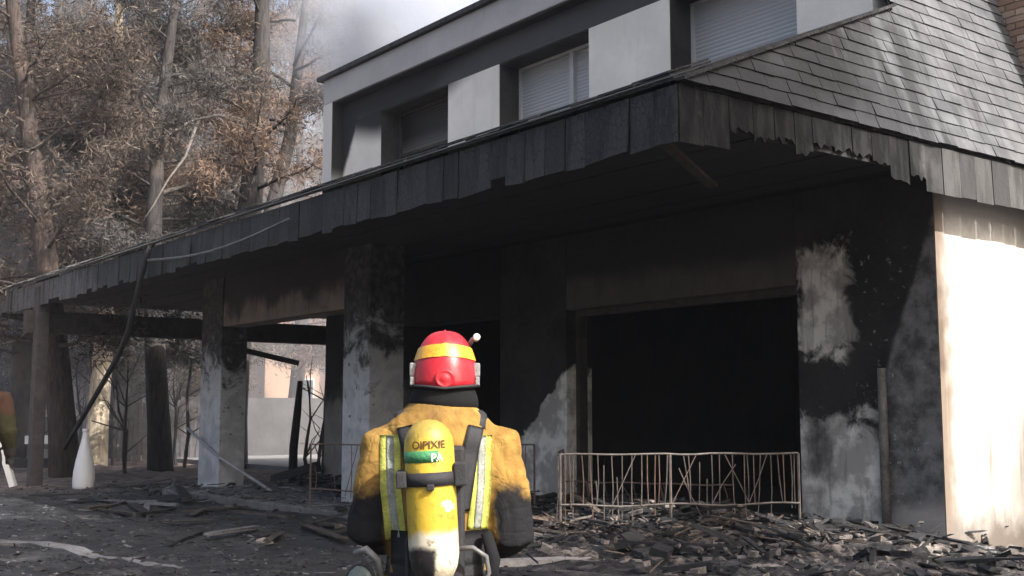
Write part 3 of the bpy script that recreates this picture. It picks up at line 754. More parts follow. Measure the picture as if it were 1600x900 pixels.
# ------------------------------------------------------------------ pine trees
def tree_meshes(seed, H, r0, base, spread, nl, dens, lean=(0, 0), fork=False, leafsz=.11):
    rr = random.Random(seed); npr = np.random.default_rng(seed)
    wood = MB(); tw = []
    def trunk_pt(t, lx=lean[0], ly=lean[1]):
        z = H * t
        return Vector((lx * z + .25 * math.sin(t * 5 + seed), ly * z + .2 * math.cos(t * 4 + seed * 2) - .2 * math.cos(seed * 2), z))
    p0 = trunk_pt(0)
    def tp(t): return trunk_pt(t) - Vector((p0.x, p0.y, 0))
    n = 14
    pts = [tp(k / n) for k in range(n + 1)]; rad = [r0 * (1.15 if k == 0 else 1) * (1 - .86 * (k / n) ** 1.15) for k in range(n + 1)]
    pts[0].z = -.4
    wood.tube(pts, rad, 10)
    if fork:
        fp = [tp(.2) + Vector((0, .0, 0)), tp(.3) + Vector((.3, .45, 0)), tp(.5) + Vector((.7, 1.1, 0)), tp(.75) + Vector((1.0, 1.6, 0)), tp(.95) + Vector((1.2, 1.8, 0))]
        wood.tube(fp, [r0 * .6, r0 * .52, r0 * .4, r0 * .22, .05], 8)
    for i in range(nl):
        t = base + (1 - base) * (i + rr.random()) / nl; t = min(t, .985)
        o = tp(t); az = rr.uniform(0, 6.283); k = (t - base) / (1 - base)
        L = spread * (1 - k * .75) * rr.uniform(.55, 1.1) * (0.65 + .35 * min(1, k * 4))
        if fork and rr.random() < .35: o = o + Vector((.7, 1.1, 0)) * min(1, max(0, (t - .2) * 2.5))
        el = rr.uniform(-.12, .45) + k * .5
        d = Vector((math.cos(az), math.sin(az), 0)); pts = []
        m = 6; ben = rr.uniform(-.25, .1)
        for j in range(m + 1):
            s = j / m; pts.append(o + d * (L * s) + Vector((rr.gauss(0, .05) * L * s, rr.gauss(0, .05) * L * s, L * (math.sin(el) * s + ben * s * s) + rr.gauss(0, .03) * L * s)))
        rb = max(.02, r0 * .22 * (1 - k * .6))
        wood.tube(pts, [rb * .75 * (1 - .9 * j / m) for j in range(m + 1)], 5, False)
        for q in range(int(dens * 1.35 * L)):
            s = rr.uniform(.25, 1) ** .8; j = min(int(s * m), m - 1); a = pts[j].lerp(pts[j + 1], s * m - j)
            dd = (d * rr.uniform(.1, 1) + Vector((rr.gauss(0, .8), rr.gauss(0, .8), rr.gauss(.1, .5)))).normalized()
            l2 = rr.uniform(.4, 1.25) * (1.1 - .4 * s) * spread / 4
            b = a + dd * l2
            wood.tube([a, b], [.013, .004], 3, False)
            tw.append((a, b))
    A = np.array([t[0] for t in tw]); B = np.array([t[1] for t in tw])
    NQ = 120
    T = npr.uniform(.15, 1.08, (len(tw), NQ, 1)); C = A[:, None] + (B - A)[:, None] * T + npr.normal(0, .16, (len(tw), NQ, 3))
    C = C.reshape(-1, 3); N = len(C)
    u = npr.normal(0, 1, (N, 3)); u /= np.linalg.norm(u, axis=1)[:, None]
    v = np.cross(u, npr.normal(0, 1, (N, 3))); v /= np.linalg.norm(v, axis=1)[:, None]
    su = leafsz * npr.uniform(.5, 1.1, (N, 1)); sv = su * npr.uniform(.07, .2, (N, 1))
    V = np.stack([C - u * su - v * sv * .4, C + u * su * .2 - v * sv, C + u * su, C + u * su * .1 + v * sv], 1).reshape(-1, 3)
    me = bpy.data.meshes.new('crown'); me.vertices.add(4 * N); me.vertices.foreach_set('co', V.ravel())
    me.loops.add(4 * N); me.loops.foreach_set('vertex_index', np.arange(4 * N)); me.polygons.add(N)
    me.polygons.foreach_set('loop_start', np.arange(N) * 4); me.update(calc_edges=True)
    return wood.mesh('trunk'), me
PROTO = [tree_meshes(11, 17, .42, .22, 4.6, 46, 3.4, fork=True),
         tree_meshes(12, 16, .30, .20, 4.0, 44, 3.2),
         tree_meshes(13, 14, .24, .16, 3.8, 42, 3.2, lean=(.03, .02)),
         tree_meshes(14, 12, .20, .12, 3.4, 38, 3.0),
         tree_meshes(15, 15, .30, .16, 4.4, 44, 3.0, lean=(-.06, -.13))]
def tree(px, d, proto, s, rz, bark, leaf, label, group=None, dz=0, off=None):
    p = FH * d + RT * ((px - 800) / 1822 * d) if off is None else Vector(off)
    o = empty('pine_tree', (p.x, p.y, gh(p.x, p.y) + dz), rz); o.scale = (s, s, s)
    tag(o, label, 'tree', group)
    tm, cm = PROTO[proto]
    for nm, me, mat in (('trunk', tm, bark), ('crown', cm, leaf)):
        c = bpy.data.objects.new(nm, me); COL.objects.link(c); c.parent = o
        if not me.materials: me.materials.append(mat)
        c.material_slots[0].link = 'OBJECT'; c.material_slots[0].material = mat
        if nm == 'trunk': me.polygons.foreach_set('use_smooth', [True] * len(me.polygons))
    return o
G = 'scorched pines behind the house'
tree(362, 28.5, 0, 1.0, 1.0, M_bark, M_leaf_brown, 'large forked dark pine rising behind the terrace roof', G)
tree(112, 24, 4, 1.0, 0.0, M_bark_red, M_leaf_brown, 'leaning reddish pine behind the white bottle vase', G)
tree(155, 30, 1, .95, 2.0, M_bark_pale, M_leaf, 'pine with a pale sunlit trunk seen under the terrace beam', G)
tree(258, 27, 1, .9, 4.0, M_bark, M_leaf, 'thick dark pine just left of the terrace pillar', G)
tree(28, 31, 2, 1.2, .5, M_bark, M_leaf_brown, 'brown needled pine at the left end of the eave', G)
tree(215, 38, 1, 1.15, 3.1, M_bark, M_leaf, 'grey smoky pine over the middle of the long eave', G)
tree(455, 42, 2, 1.25, 1.7, M_bark, M_leaf_brown, 'brown pine beside the upper storey end wall', G)
tree(300, 46, 0, 1.0, 2.6, M_bark, M_leaf_olive, 'olive tinged pine far behind the forked pine', G)
for k, (px, d, pr, s) in enumerate(((-60, 36, 0, 1.0), (75, 44, 1, 1.2), (140, 52, 0, 1.2), (185, 34, 3, 1.1), (240, 58, 2, 1.5), (330, 62, 1, 1.5), (400, 54, 0, 1.25), (500, 60, 1, 1.5),
                                    (20, 60, 1, 1.5), (100, 66, 0, 1.4), (430, 70, 0, 1.4), (-10, 47, 2, 1.2), (540, 52, 2, 1.3), (285, 36, 3, 1.1), (60, 38, 3, 1.2), (350, 48, 2, 1.3))):
    tree(px, d, pr, s, k * 1.3, M_bark, (M_leaf, M_leaf_brown, M_leaf, M_leaf_olive)[k % 4], 'slender pine among the hazy grey wood behind the house', 'pines of the hazy wood')
# pines outside the frame on the sunny side that dapple the roof and yard
for k, (x, y, pr, s) in enumerate(((1.6, 8.6, 1, .95), (12.5, 15.5, 0, 1.0), (3.6, 8.2, 0, .9), (6.5, -2.5, 1, 1.0), (.6, 7.6, 2, .95), (6.2, 8.8, 0, 1.05))):
    tree(0, 0, pr, s, k * 2.1, M_bark, M_leaf_olive, 'pine on the sunny side whose shade dapples the slate roof', 'pines on the sunny side', off=(x, y, 0))
# far wood as one mass
npr = np.random.default_rng(5); N = 42000
ang = npr.uniform(-.58, .05, N); dist = npr.uniform(62, 100, N)
hh = npr.beta(1.2, 1.5, N) * 24
keep = np.array([mnoise.noise(Vector((a * 40, h * .35, 1.5))) + .25 for a, h in zip(ang, hh)]) > 0
ang, dist, hh = ang[keep], dist[keep], hh[keep]; N = len(ang)
C = np.stack([np.array(FH)[0] * dist + np.array(RT)[0] * ang * dist, np.array(FH)[1] * dist + np.array(RT)[1] * ang * dist, hh], 1)
u = npr.normal(0, 1, (N, 3)); u /= np.linalg.norm(u, axis=1)[:, None]; v = np.cross(u, npr.normal(0, 1, (N, 3))); v /= np.linalg.norm(v, axis=1)[:, None]
su = npr.uniform(.12, .4, (N, 1)); V = np.stack([C - u * su, C - v * su * .4, C + u * su, C + v * su * .4], 1).reshape(-1, 3)
me = bpy.data.meshes.new('far_wood'); me.from_pydata(V.tolist(), [], np.arange(4 * N).reshape(-1, 4).tolist()); me.update()
tag(obj('far_wood', me, M_leaf), 'distant wood closing the view behind the pines', 'wood', kind='stuff')
# bare broken limbs in front of the wood
M_limb = simple('bleached_limb', (.11, .098, .092), .85, .3, 5., local=True)
def limb(pts, r, label):
    pp = [FH * d + RT * ((u_ - 800) / 1822 * d) + Vector((0, 0, 1.2 + (650 - v_) / 1822 * d)) for u_, v_, d in pts]
    n = len(pp); one('bare_limb', MB().tube(pp, [r * (1 - .7 * i / (n - 1)) for i in range(n)], 6), M_limb, label, 'branch', smooth=True)
limb([(370, 185, 28.4), (330, 172, 27.6), (290, 180, 27), (250, 205, 26.4), (180, 225, 25.8), (100, 235, 25)], .05, 'long pale bare limb arching left from the forked pine')
limb([(300, 178, 27.2), (280, 240, 26.5), (255, 275, 26), (232, 318, 25.6), (215, 345, 25.5)], .04, 'short pale bare limb hanging below the arching one')
limb([(240, 300, 27), (290, 285, 28), (352, 310, 28.5)], .07, 'dark bowed limb low on the forked pine')
limb([(0, 240, 24), (40, 225, 24), (90, 190, 24.5), (150, 175, 25)], .03, 'pale bare limb crossing at the left frame edge')

# ------------------------------------------------------------------ garden beyond the terrace
def gp(px, d, z=0): p = FH * d + RT * ((px - 800) / 1822 * d); return Vector((p.x, p.y, z))
one('garden_wall', MB().box(-32.9, -32.6, 13.0, 24, -.4, 1.75), M_concrete, 'plain grey concrete garden wall seen through the terrace opening', 'wall')
gy0 = MB().box(-31.5, -24.0, 12.2, 22, -.3, .06); tag(gy0.build('patio', simple('pale_paving', (.22, .22, .225), .85, .15, 2.)), 'pale paved yard beyond the terrace', kind='structure')
one('low_white_wall', MB().bar(gp(52, 29, .62), gp(98, 29, .62), .55, .2), M_wpaint, 'low sunlit white wall beside the dark terrace post', 'wall')
one('added_pale_wall', MB().bar(gp(20, 41, 1.3), gp(345, 43, 1.3), 2.8, .25), simple('pale_grey_render', (.42, .41, .41), .9, .15, 1.), 'added pale wall brightening the gaps between trunks under the terrace', 'wall')  # wall added to lighten the dark background under the terrace
one('dark_plinth', MB().bar(gp(-40, 26.5, .15), gp(112, 26.5, .15), .62, .2), simple('dark_stone', (.05, .048, .05), .9), 'dark low stone plinth behind the terrace post', 'plinth')
oh = empty('ochre_house', (-52, 28.0, 0), .2); tag(oh, 'sunlit ochre house far behind the grey garden wall', 'house')
MB().box(-4, 4, -6.5, 6, -.2, 5.2).build('wall', M_ochre, oh)
MB().add([(-4.5, -7, 5.2), (4.5, -7, 5.2), (4.5, 6.5, 5.2), (-4.5, 6.5, 5.2), (0, -7, 6.9), (0, 6.5, 6.9)], [(0, 1, 4), (2, 3, 5), (1, 2, 5, 4), (3, 0, 4, 5), (0, 3, 2, 1)]).build('roof', simple('clay_tile', (.35, .16, .1), .85), oh)
for k in range(3):
    wdw = MB().box(3.98, 4.06, -5 + k * 3.6, -3.8 + k * 3.6, 1.4, 2.9).build('window', M_wframe, oh)
    MB().box(4.06, 4.075, -4.9 + k * 3.6, -3.9 + k * 3.6, 1.5, 2.8).build('pane', simple('dark_glass', (.02, .025, .03), .1, .1), wdw)
# paling fence between trunks
fen = empty('paling_fence', gp(165, 31)); tag(fen, 'grey weathered paling fence between the trunks under the terrace', 'fence')
fm = simple('weathered_paling', (.085, .08, .083), .9, .4, 6.)
f0 = gp(165, 31); f1 = gp(350, 33); fu = (f1 - f0); FL = fu.length; fu.normalize(); fn = Vector((-fu.y, fu.x, 0)); k = 0; s = 0
while s < FL:
    h_ = rng.uniform(1.35, 1.75); wdt = rng.uniform(.09, .13)
    m = MB(); a = fu * s; b = fu * (s + wdt); t_ = fn * .02; lx = fu * rng.uniform(-.04, .04)
    m.add([a, b, b + t_, a + t_, a + lx + Vector((0, 0, h_)), b + lx + Vector((0, 0, h_ - .03)), b + lx + t_ + Vector((0, 0, h_ - .03)), a + lx + t_ + Vector((0, 0, h_))],
          [(0, 1, 5, 4), (1, 2, 6, 5), (2, 3, 7, 6), (3, 0, 4, 7), (4, 5, 6, 7), (3, 2, 1, 0)])
    m.build('paling', fm, fen); s += wdt + rng.choice([.02, .03, .05, .16])
for z in (.4, 1.1): MB().bar(fn * .05 + Vector((0, 0, z)), fu * FL + fn * .05 + Vector((0, 0, z)), .08, .05).build('rail', fm, fen)
# burnt saplings in the garden
for k in range(12):
    px = rng.choice([75, 95, 128, 150, 175, 190, 205, 222, 285, 300, 492, 478]); px += rng.uniform(-8, 8); d = rng.uniform(25, 34) if px < 350 else 27
    p = gp(px, d, -.2); h_ = rng.uniform(2.5, 5) if px < 350 else 2.2; m = MB(); pts = [p]; q = p
    for j in range(5): q = q + Vector((rng.gauss(0, .08), rng.gauss(0, .08), h_ / 5)); pts.append(q)
    m.tube(pts, [.05, .045, .04, .03, .02, .01], 5)
    for j in range(7):
        a = pts[rng.randint(1, 4)]; b = a + Vector((rng.gauss(0, .4), rng.gauss(0, .4), rng.uniform(.2, .7))); c = b + Vector((rng.gauss(0, .3), rng.gauss(0, .3), rng.uniform(.0, .5)))
        m.tube([a, b, c], [.018, .012, .005], 4)
    one('burnt_sapling', m, M_bark, 'leafless burnt sapling in the garden beyond the terrace', 'sapling', 'burnt saplings beyond the terrace')

# ------------------------------------------------------------------ people
def fabric(name, col, dirt=(.05, .04, .035), k=.35, sc=7.):
    m = Mat(name); p = m.pos(True); n = m.noise(p, sc, 6, .65); wv = m.noise(m.scale(p, (1, 1, 1)), 160, 2); bigp = m.noise(p, 3.0, 4)
    c = m.mix(m.ss(n, .3, .7), tuple(x * .78 for x in col), col)
    c = m.mix(m.ss(bigp, .52, .7) * k, c, dirt)
    return m.out(c, .92, n * .8 + wv * .2, .006, spec=.2)
def mk_jacket():
    m = Mat('orange_turnout_cloth'); p = m.pos(True); x, y, z = m.sep(p); n = m.noise(p, 8, 6, .65); big = m.noise(p, 3.0, 4); fine = m.noise(p, 60, 3)
    c = m.mix(m.ss(n, .3, .7), (.215, .122, .030), (.37, .222, .058))
    c = m.mix(m.ss(big, .48, .66) * .6, c, (.11, .062, .028))
    fo = m.noise(m.scale(p, (6, 5, 9)), 1.0, 3, .5, .8); cr = m.ss((fo - .5).abs(), .0, .09)
    fo2 = m.noise(m.scale(p, (11, 9, 7)), 1.3, 3, .5, 1.0); cr2 = m.ss((fo2 - .5).abs(), .0, .07)
    c = m.mix((1 - cr) * .18, c, (.12, .065, .025))  # fold shade painted into the cloth colour along the creases
    sl = m.ss(x.abs() - .175 + (n - .5) * .08, 0, .03) * m.ss(z + (x.abs() - .2) * .3 + (n - .5) * .16, 1.33, 1.27)
    fa = m.ss(y, .12, .17)
    c = m.mix(sl.max(fa), c, (.012, .012, .014))
    return m.out(c, .92, cr * .4 + cr2 * .25 + n * .15 + fine * .05, .0035, spec=.2)
M_jacket = mk_jacket()
M_dark = fabric('black_cloth', (.012, .012, .014), k=.1)
M_trous = fabric('trouser_cloth', (.30, .19, .07))
M_boot = simple('boot_leather', (.012, .012, .013), .5, .3, 10., local=True)
M_skin = simple('skin', (.50, .30, .22), .6, .08, 8., local=True)
M_olive = fabric('olive_cloth', (.04, .038, .018), k=.5); M_rust = fabric('rust_cloth', (.055, .03, .02), k=.5)
M_strap = simple('webbing', (.018, .018, .022), .75, .3, 20., .002, local=True)
M_refl_y = simple('fluorescent_trim', (.46, .46, .09), .7, .45, 16., local=True)
M_refl_s = simple('silver_trim', (.27, .29, .26), .5, .4, 16., local=True)
def mk_red():
    m = Mat('red_helmet_paint'); p = m.pos(True); n = m.noise(p, 12, 6, .7); n2 = m.noise(p, 45, 4); x, y, z = m.sep(p)
    c = m.mix(m.ss(n, .35, .7), (.40, .012, .02), (.52, .03, .04)); c = m.mix(m.ss(n2 * .5 + n * .5, .54, .64) * .55, c, (.12, .02, .02))
    c = m.mix(m.ss(n2, .66, .74) * .5, c, (.6, .3, .28))
    return m.out(c, m.ss(n, .3, .7, .25, .55), n2, .0008)
M_red = mk_red()
M_yband = simple('yellow_helmet_band', (.66, .35, .03), .4, .3, 14., .001, local=True)
M_grey = simple('grey_plastic', (.22, .22, .22), .5, .2, 12., local=True)
M_glove = simple('glove_leather', (.03, .028, .026), .8, .3, 12., local=True)
def person_body(name, arms, parent, mats, seed, zone):
    """one continuous body grown from overlapping limbs, then voxel-merged"""
    m = MB()
    m.rings([(0, .01, .80, .185, .145), (0, .0, .9, .195, .155), (0, 0, 1.0, .185, .145), (0, -.005, 1.08, .175, .14), (0, -.01, 1.2, .195, .15), (0, -.01, 1.34, .215, .155), (0, -.01, 1.42, .205, .148), (0, -.01, 1.46, .21, .155), (0, -.008, 1.505, .195, .145), (0, -.003, 1.54, .168, .132), (0, .003, 1.568, .132, .116), (0, .005, 1.592, .106, .104)], 24)
    m.tube([(0, .01, 1.52), (0, .02, 1.68)], [.066, .062], 12)                                            # neck
    m.rings([(0, .045, 1.60, .035, .05), (0, .04, 1.625, .058, .075), (0, .03, 1.68, .072, .09), (0, .025, 1.74, .078, .098), (0, .02, 1.79, .07, .088), (0, .02, 1.825, .04, .05)], 18)   # head
    m.tube([(0, .12, 1.715), (0, .142, 1.685), (0, .12, 1.672)], [.012, .016, .012], 8)                    # nose
    for sx in (-1, 1): m.tube([(sx * .074, .02, 1.67), (sx * .082, .01, 1.70), (sx * .076, .02, 1.725)], [.012, .016, .012], 6)   # ears
    for sx in (-1, 1):
        m.tube([(sx * .09, 0, .98), (sx * .10, .005, .85), (sx * .105, .015, .68), (sx * .11, .02, .50), (sx * .115, 0, .34), (sx * .12, -.015, .12), (sx * .12, -.01, .07)], [.12, .12, .105, .088, .088, .075, .07], 14)
        m.tube([(sx * .12, -.06, .055), (sx * .125, .04, .055), (sx * .135, .14, .045), (sx * .14, .20, .04)], [.05, .056, .05, .036], 10)
    for sx, (sh, el, wr, hd) in arms.items():
        sh, el, wr, hd = map(Vector, (sh, el, wr, hd)); c0 = Vector((sx * .09, 0, 1.46))
        m.tube([c0, sh, sh.lerp(el, .4), el, el.lerp(wr, .4), wr], [.086, .092, .092, .084, .072, .05], 14)
        hv = (hd - wr).normalized(); side = hv.cross(Vector((sx, .2, .1))).normalized(); pal = wr + hv * .075; nrm = hv.cross(side)
        m.tube([wr, wr + hv * .03, pal, pal + hv * .02], [.042, .042, .045, .04], 10)
        for k in range(4):
            b = pal + side * (k - 1.5) * .023 + hv * .01; L = (.07, .08, .075, .06)[k]
            m.tube([b - hv * .02, b + hv * L * .5, b + hv * L * .85 + nrm * (-sx) * .02, b + hv * L + nrm * (-sx) * .045], [.012, .012, .0115, .010], 7)
        b = wr + hv * .035 - side * .035
        m.tube([b + side * .02, b + hv * .03 - side * .025, b + hv * .065 - side * .03 + nrm * (-sx) * .02], [.014, .014, .011], 7)
    tmp = m.build('tmp', None); rm = tmp.modifiers.new('r', 'REMESH'); rm.mode = 'VOXEL'; rm.voxel_size = .0095; rm.adaptivity = 0
    sm = tmp.modifiers.new('s', 'SMOOTH'); sm.iterations = 4; sm.factor = .5
    dg = bpy.context.evaluated_depsgraph_get(); me = bpy.data.meshes.new_from_object(tmp.evaluated_get(dg), depsgraph=dg)
    bpy.data.objects.remove(tmp)
    co = np.empty(len(me.vertices) * 3, np.float32); me.vertices.foreach_get('co', co); co = co.reshape(-1, 3)
    no = np.empty(len(me.vertices) * 3, np.float32); me.vertices.foreach_get('normal', no); no = no.reshape(-1, 3)
    for i in range(len(co)):
        x, y_, z = map(float, co[i])
        if z > 1.56 or z < .1: continue
        sg = 1 if x > 0 else -1
        a = mnoise.noise(Vector((x * 6 + sg * z * 3, y_ * 5 + seed, z * 7.5 - sg * x * 5))); b = mnoise.noise(Vector((x * 16 + z * 7, y_ * 12, z * 8 + seed)))
        amp = .016 if abs(x) < .19 else .02
        hand = abs(y_) > .2 and z < 1.2
        if not hand: co[i] += no[i] * (amp * .35 * a - .006 * max(0., 1 - abs(a) * 4) - .003 * max(0., 1 - abs(b) * 3) + .003)
    me.vertices.foreach_set('co', co.ravel()); me.update()
    me.materials.clear()
    for q in mats: me.materials.append(q)
    idx = [zone(*p.center) for p in me.polygons]; me.polygons.foreach_set('material_index', idx)
    o = obj(name, me, None, parent, True)
    bv = BVHTree.FromPolygons([v.co for v in me.vertices], [tuple(p.vertices) for p in me.polygons])
    return o, bv
def ribbon(name, path, wd, bv, mat, parent, off=.005, thick=.006, axis=Vector((1, 0, 0)), n=26, cast=Vector((0, 1, 0)), nw=4):
    """strip laid on the body: path (x,z) or 3-D points, dropped onto the surface from outside"""
    path = [Vector(p) for p in path]; rows = []
    seg = [(path[i + 1] - path[i]).length for i in range(len(path) - 1)]; tot = sum(seg)
    for k in range(n + 1):
        s = tot * k / n; i = 0
        while i < len(seg) - 1 and s > seg[i]: s -= seg[i]; i += 1
        c = path[i].lerp(path[i + 1], min(1, s / seg[i])); row = []
        dirv = (path[i + 1] - path[i]).normalized(); wv = dirv.cross(cast).normalized()
        for j in range(nw + 1):
            q = c + wv * wd * (j / nw - .5); h = bv.ray_cast(q - cast * 1.0, cast)
            row.append((h[0] - cast * off) if h[0] is not None else q)
        rows.append(row)
    # smooth along the length
    for _ in range(2):
        rows = [rows[0]] + [[(rows[i - 1][j] + rows[i][j] * 2 + rows[i + 1][j]) / 4 for j in range(nw + 1)] for i in range(1, len(rows) - 1)] + [rows[-1]]
    vs = []; w1 = nw + 1
    for rw in rows: vs += rw
    vs2 = [v + cast * thick for v in vs]; N_ = len(vs); fs = []
    for i in range(n):
        for j in range(nw): a = i * w1 + j; fs += [(a, a + 1, a + w1 + 1, a + w1), (a + N_, a + w1 + N_, a + w1 + 1 + N_, a + 1 + N_)]
        for a, b in ((i * w1, (i + 1) * w1), (i * w1 + nw, (i + 1) * w1 + nw)): fs.append((a, b, b + N_, a + N_))
    for i in (0, n):
        for j in range(nw): a = i * w1 + j; fs.append((a, a + 1, a + 1 + N_, a + N_))
    return MB().add(vs + vs2, fs).build(name, mat, parent, True)
def helmet(parent, top=1.852, red=M_red):
    # shell: dome with a slight crest, longer at the nape
    m = MB(); nu, nv = 36, 14; vs = []
    def pt(a, v, off=0):
        # a: azimuth (0 = right, 90 = front), v: 0 rim..1 crown
        ca, sa = math.cos(a), math.sin(a); zr = 1.642 + (.05 if sa > 0 else 0) * sa + .012 * abs(ca)
        e = v * math.pi / 2; rad = math.cos(e) ** .74 * (1.02 - .03 * v); z = zr + (top - zr) * math.sin(e) ** 1.0
        cr = 1 + .035 * max(0, 1 - abs(ca) * 3.5) * (v > .1)
        return Vector(((.117 + off) * rad * ca, .02 + (.147 + off) * rad * sa * (1 if sa > 0 else .94), z + off * math.sin(e) + .006 * max(0, 1 - abs(ca) * 6) * math.sin(e)))
    for j in range(nv + 1):
        for i in range(nu): vs.append(pt(2 * math.pi * i / nu, j / nv))
    fs = [(j * nu + i, j * nu + (i + 1) % nu, (j + 1) * nu + (i + 1) % nu, (j + 1) * nu + i) for j in range(nv) for i in range(nu)]
    h = m.add(vs, fs).build('helmet', red, parent, True); h.location = (.014, 0, -.006)
    so = h.modifiers.new('s', 'SOLIDIFY'); so.thickness = .006; so.offset = -1
    m = MB(); vs = []; nb = 40                                       # broad yellow band round the back
    for i in range(nb + 1):
        a = math.radians(180 - 4 + 188 * i / nb); 
        for v in (.35, .395, .44, .485, .53): vs.append(pt(a, v - .06 * abs(math.cos(a)) ** 2, .003))
    fs = [(i * 5 + j, i * 5 + j + 1, i * 5 + 6 + j, i * 5 + 5 + j) for i in range(nb) for j in range(4)]
    m.add(vs, fs).build('band', M_yband, h, True)
    c = pt(math.radians(270), .10, .002)                             # adjuster boss at the nape
    vs = []; fs = []; pr = [(.036, -.006), (.034, .0005), (.029, .001), (.026, -.001), (.017, -.001), (.014, .0012), (.0001, .0015)]
    for r_, d_ in pr:
        for k in range(20): t = 2 * math.pi * k / 20; vs.append(c + Vector((r_ * math.cos(t), -d_, r_ * math.sin(t) * .9)))
    for i in range(len(pr) - 1):
        for k in range(20): fs.append((i * 20 + k, i * 20 + (k + 1) % 20, (i + 1) * 20 + (k + 1) % 20, (i + 1) * 20 + k))
    MB().add(vs, fs).build('adjuster', red, h, True)
    rimv = []; nr = 48
    MB().tube([pt(2 * math.pi * i / nr, 0, .003) for i in range(nr + 1)], .0055, 6).build('rim', M_strap, h, True)
    for sx in (-1, 1):
        MB().box(sx * .114 - .012, sx * .114 + .012, -.03, .03, 1.685, 1.735).build('clip', M_grey, h, bevel=.005)
        MB().box(sx * .116 - .008, sx * .116 + .008, -.045, -.015, 1.655, 1.685).build('clip', M_grey, h, bevel=.003)
    # side torch on a short bracket
    MB().tube([(.085, .02, 1.80), (.10, .01, 1.822), (.113, .01, 1.828)], .009, 8).build('bracket', M_grey, h, True)
    MB().tube([(.113, -.026, 1.828), (.113, -.02, 1.828), (.113, .05, 1.828)], [.0105, .0135, .012], 12).build('torch', M_wpaint, h, True, .002)
    return h
def firefighter(root, arms, mats, zone, seed, pack=True):
    body, bv = person_body('body', arms, root, mats, seed, zone)
    h = helmet(root)
    vs = [(0, .010, 1.572, .126, .118), (0, .010, 1.60, .124, .122), (0, .012, 1.635, .112, .122), (0, .016, 1.65, .102, .122), (0, .02, 1.675, .098, .115)]
    vs = [(a + .010, b, c, d, e) for a, b, c, d, e in [(0, .02, 1.55, .088, .086)] + vs]
    MB().rings(vs, 28).build('neck_flap', M_dark, root, True)
    return body, bv
# main firefighter, seen from behind
ff = empty('person', (-3.486, 2.357, -.34), math.atan2(.826, .563))
tag(ff, 'firefighter seen from behind in orange jacket, red helmet and yellow air tank', 'person')
def zoneA(x, y, z):
    n = mnoise.noise(Vector((x * 9, y * 9, z * 9))) * .035
    if z > 1.64 and abs(x) < .13: return 3
    if z < .30: return 4
    if y > .2 and z > .95 and z < 1.3: return 1
    if z < .86: return 2
    return 0
armsA = {-1: ((-.20, -.005, 1.425), (-.238, -.045, 1.14), (-.17, .22, 1.08), (-.12, .33, 1.10)), 1: ((.205, -.005, 1.425), (.245, -.045, 1.12), (.18, .22, 1.06), (.13, .33, 1.08))}
bodyA, bvA = firefighter(ff, armsA, [M_jacket, M_dark, M_trous, M_skin, M_boot], zoneA, 3)
for sx, xa, xb, zb in ((-1, -.175, -.150, 1.12), (1, .145, .130, 1.15)):
    t = ribbon('reflective_stripe', [(xa, 0, 1.475), (xa * .98, 0, 1.3), (xb, 0, zb)], .072, bvA, M_refl_y, ff)
    ribbon('silver_strip', [(xa, 0, 1.472), (xa * .98, 0, 1.3), (xb, 0, zb + .004)], .026, bvA, M_refl_s, t, off=.0085)
    ribbon('shoulder_strap', [(sx * .125, 0, 1.505), (sx * .105, 0, 1.42), (sx * .075, 0, 1.22)], .055, bvA, M_strap, ff, off=.012, thick=.012)
    MB().tube([(sx * .10, .09, 1.50), (sx * .125, .03, 1.535), (sx * .135, -.03, 1.532), (sx * .135, -.09, 1.49)], [.024, .03, .032, .024], 10).build('strap_pad', M_strap, ff, True)
ribbon('lumbar_pad', [(-.17, 0, 1.09), (0, 0, 1.085), (.17, 0, 1.09)], .12, bvA, M_strap, ff, off=.008, thick=.012)
ribbon('waist_belt', [(-.19, 0, 1.015), (0, 0, 1.01), (.19, 0, 1.015)], .05, bvA, M_strap, ff, off=.012, thick=.012)
for xa in (-.155, .135):
    q = ribbon('hem_patch', [(xa, 0, .985), (xa, 0, .90)], .062, bvA, M_refl_y, ff, off=.006)
    ribbon('silver_strip', [(xa, 0, .955), (xa, 0, .93)], .062, bvA, M_refl_s, q, off=.009, n=6)
# breathing set
MB().box(-.085, .085, -.205, -.165, .98, 1.44).build('back_plate', M_strap, ff, bevel=.015)
def mk_tank():
    m = Mat('yellow_tank_paint'); p = m.pos(True); x, y, z = m.sep(p)
    n = m.noise(p, 9, 6, .65); n2 = m.noise(p, 28, 4)
    c = m.mix(m.ss(n, .35, .7), (.50, .34, .03), (.62, .45, .05))
    worn = m.ss(z + (n - .5) * .10, .195, .155)
    c = m.mix(worn, c, (.62, .57, .45))
    sc = m.ss((x - .06).abs() + (z - .26).abs() * .45 + (n - .5) * .2, .022, .012) * m.ss(y, .0, -.02)
    c = m.mix(sc, c, (.75, .72, .62))
    blk = m.ss(x + (n - .5) * .07, .015, -.005) * m.ss(z + (n - .5) * .05, .14, .115)
    c = m.mix(blk, c, (.012, .012, .014))
    c = m.mix(m.ss(n2, .6, .72) * m.ss(z, .2, .1), c, (.05, .045, .04))
    c = m.mix(m.ss(n, .5, .68) * .6, c, (.22, .16, .04)); c = m.mix(m.ss(n2, .56, .66) * .5, c, (.10, .08, .03))
    c = m.mix(m.ss(z + (n - .5) * .1, .44, .52) * .6, c, (.20, .14, .04))
    return m.out(c, .5, n2, .002)
TY = -.285
tank = lathe([(0.0001, 0), (.03, 0), (.035, .012), (.06, .03), (.075, .06), (.083, .10), (.083, .45), (.08, .48), (.07, .507), (.053, .527), (.03, .54), (.0001, .545)], 40).build('air_tank', mk_tank(), ff, True)
TKZ = .985
tank.location = (-.012, TY, TKZ); tank.rotation_euler = (0, math.radians(-3.2), 0)
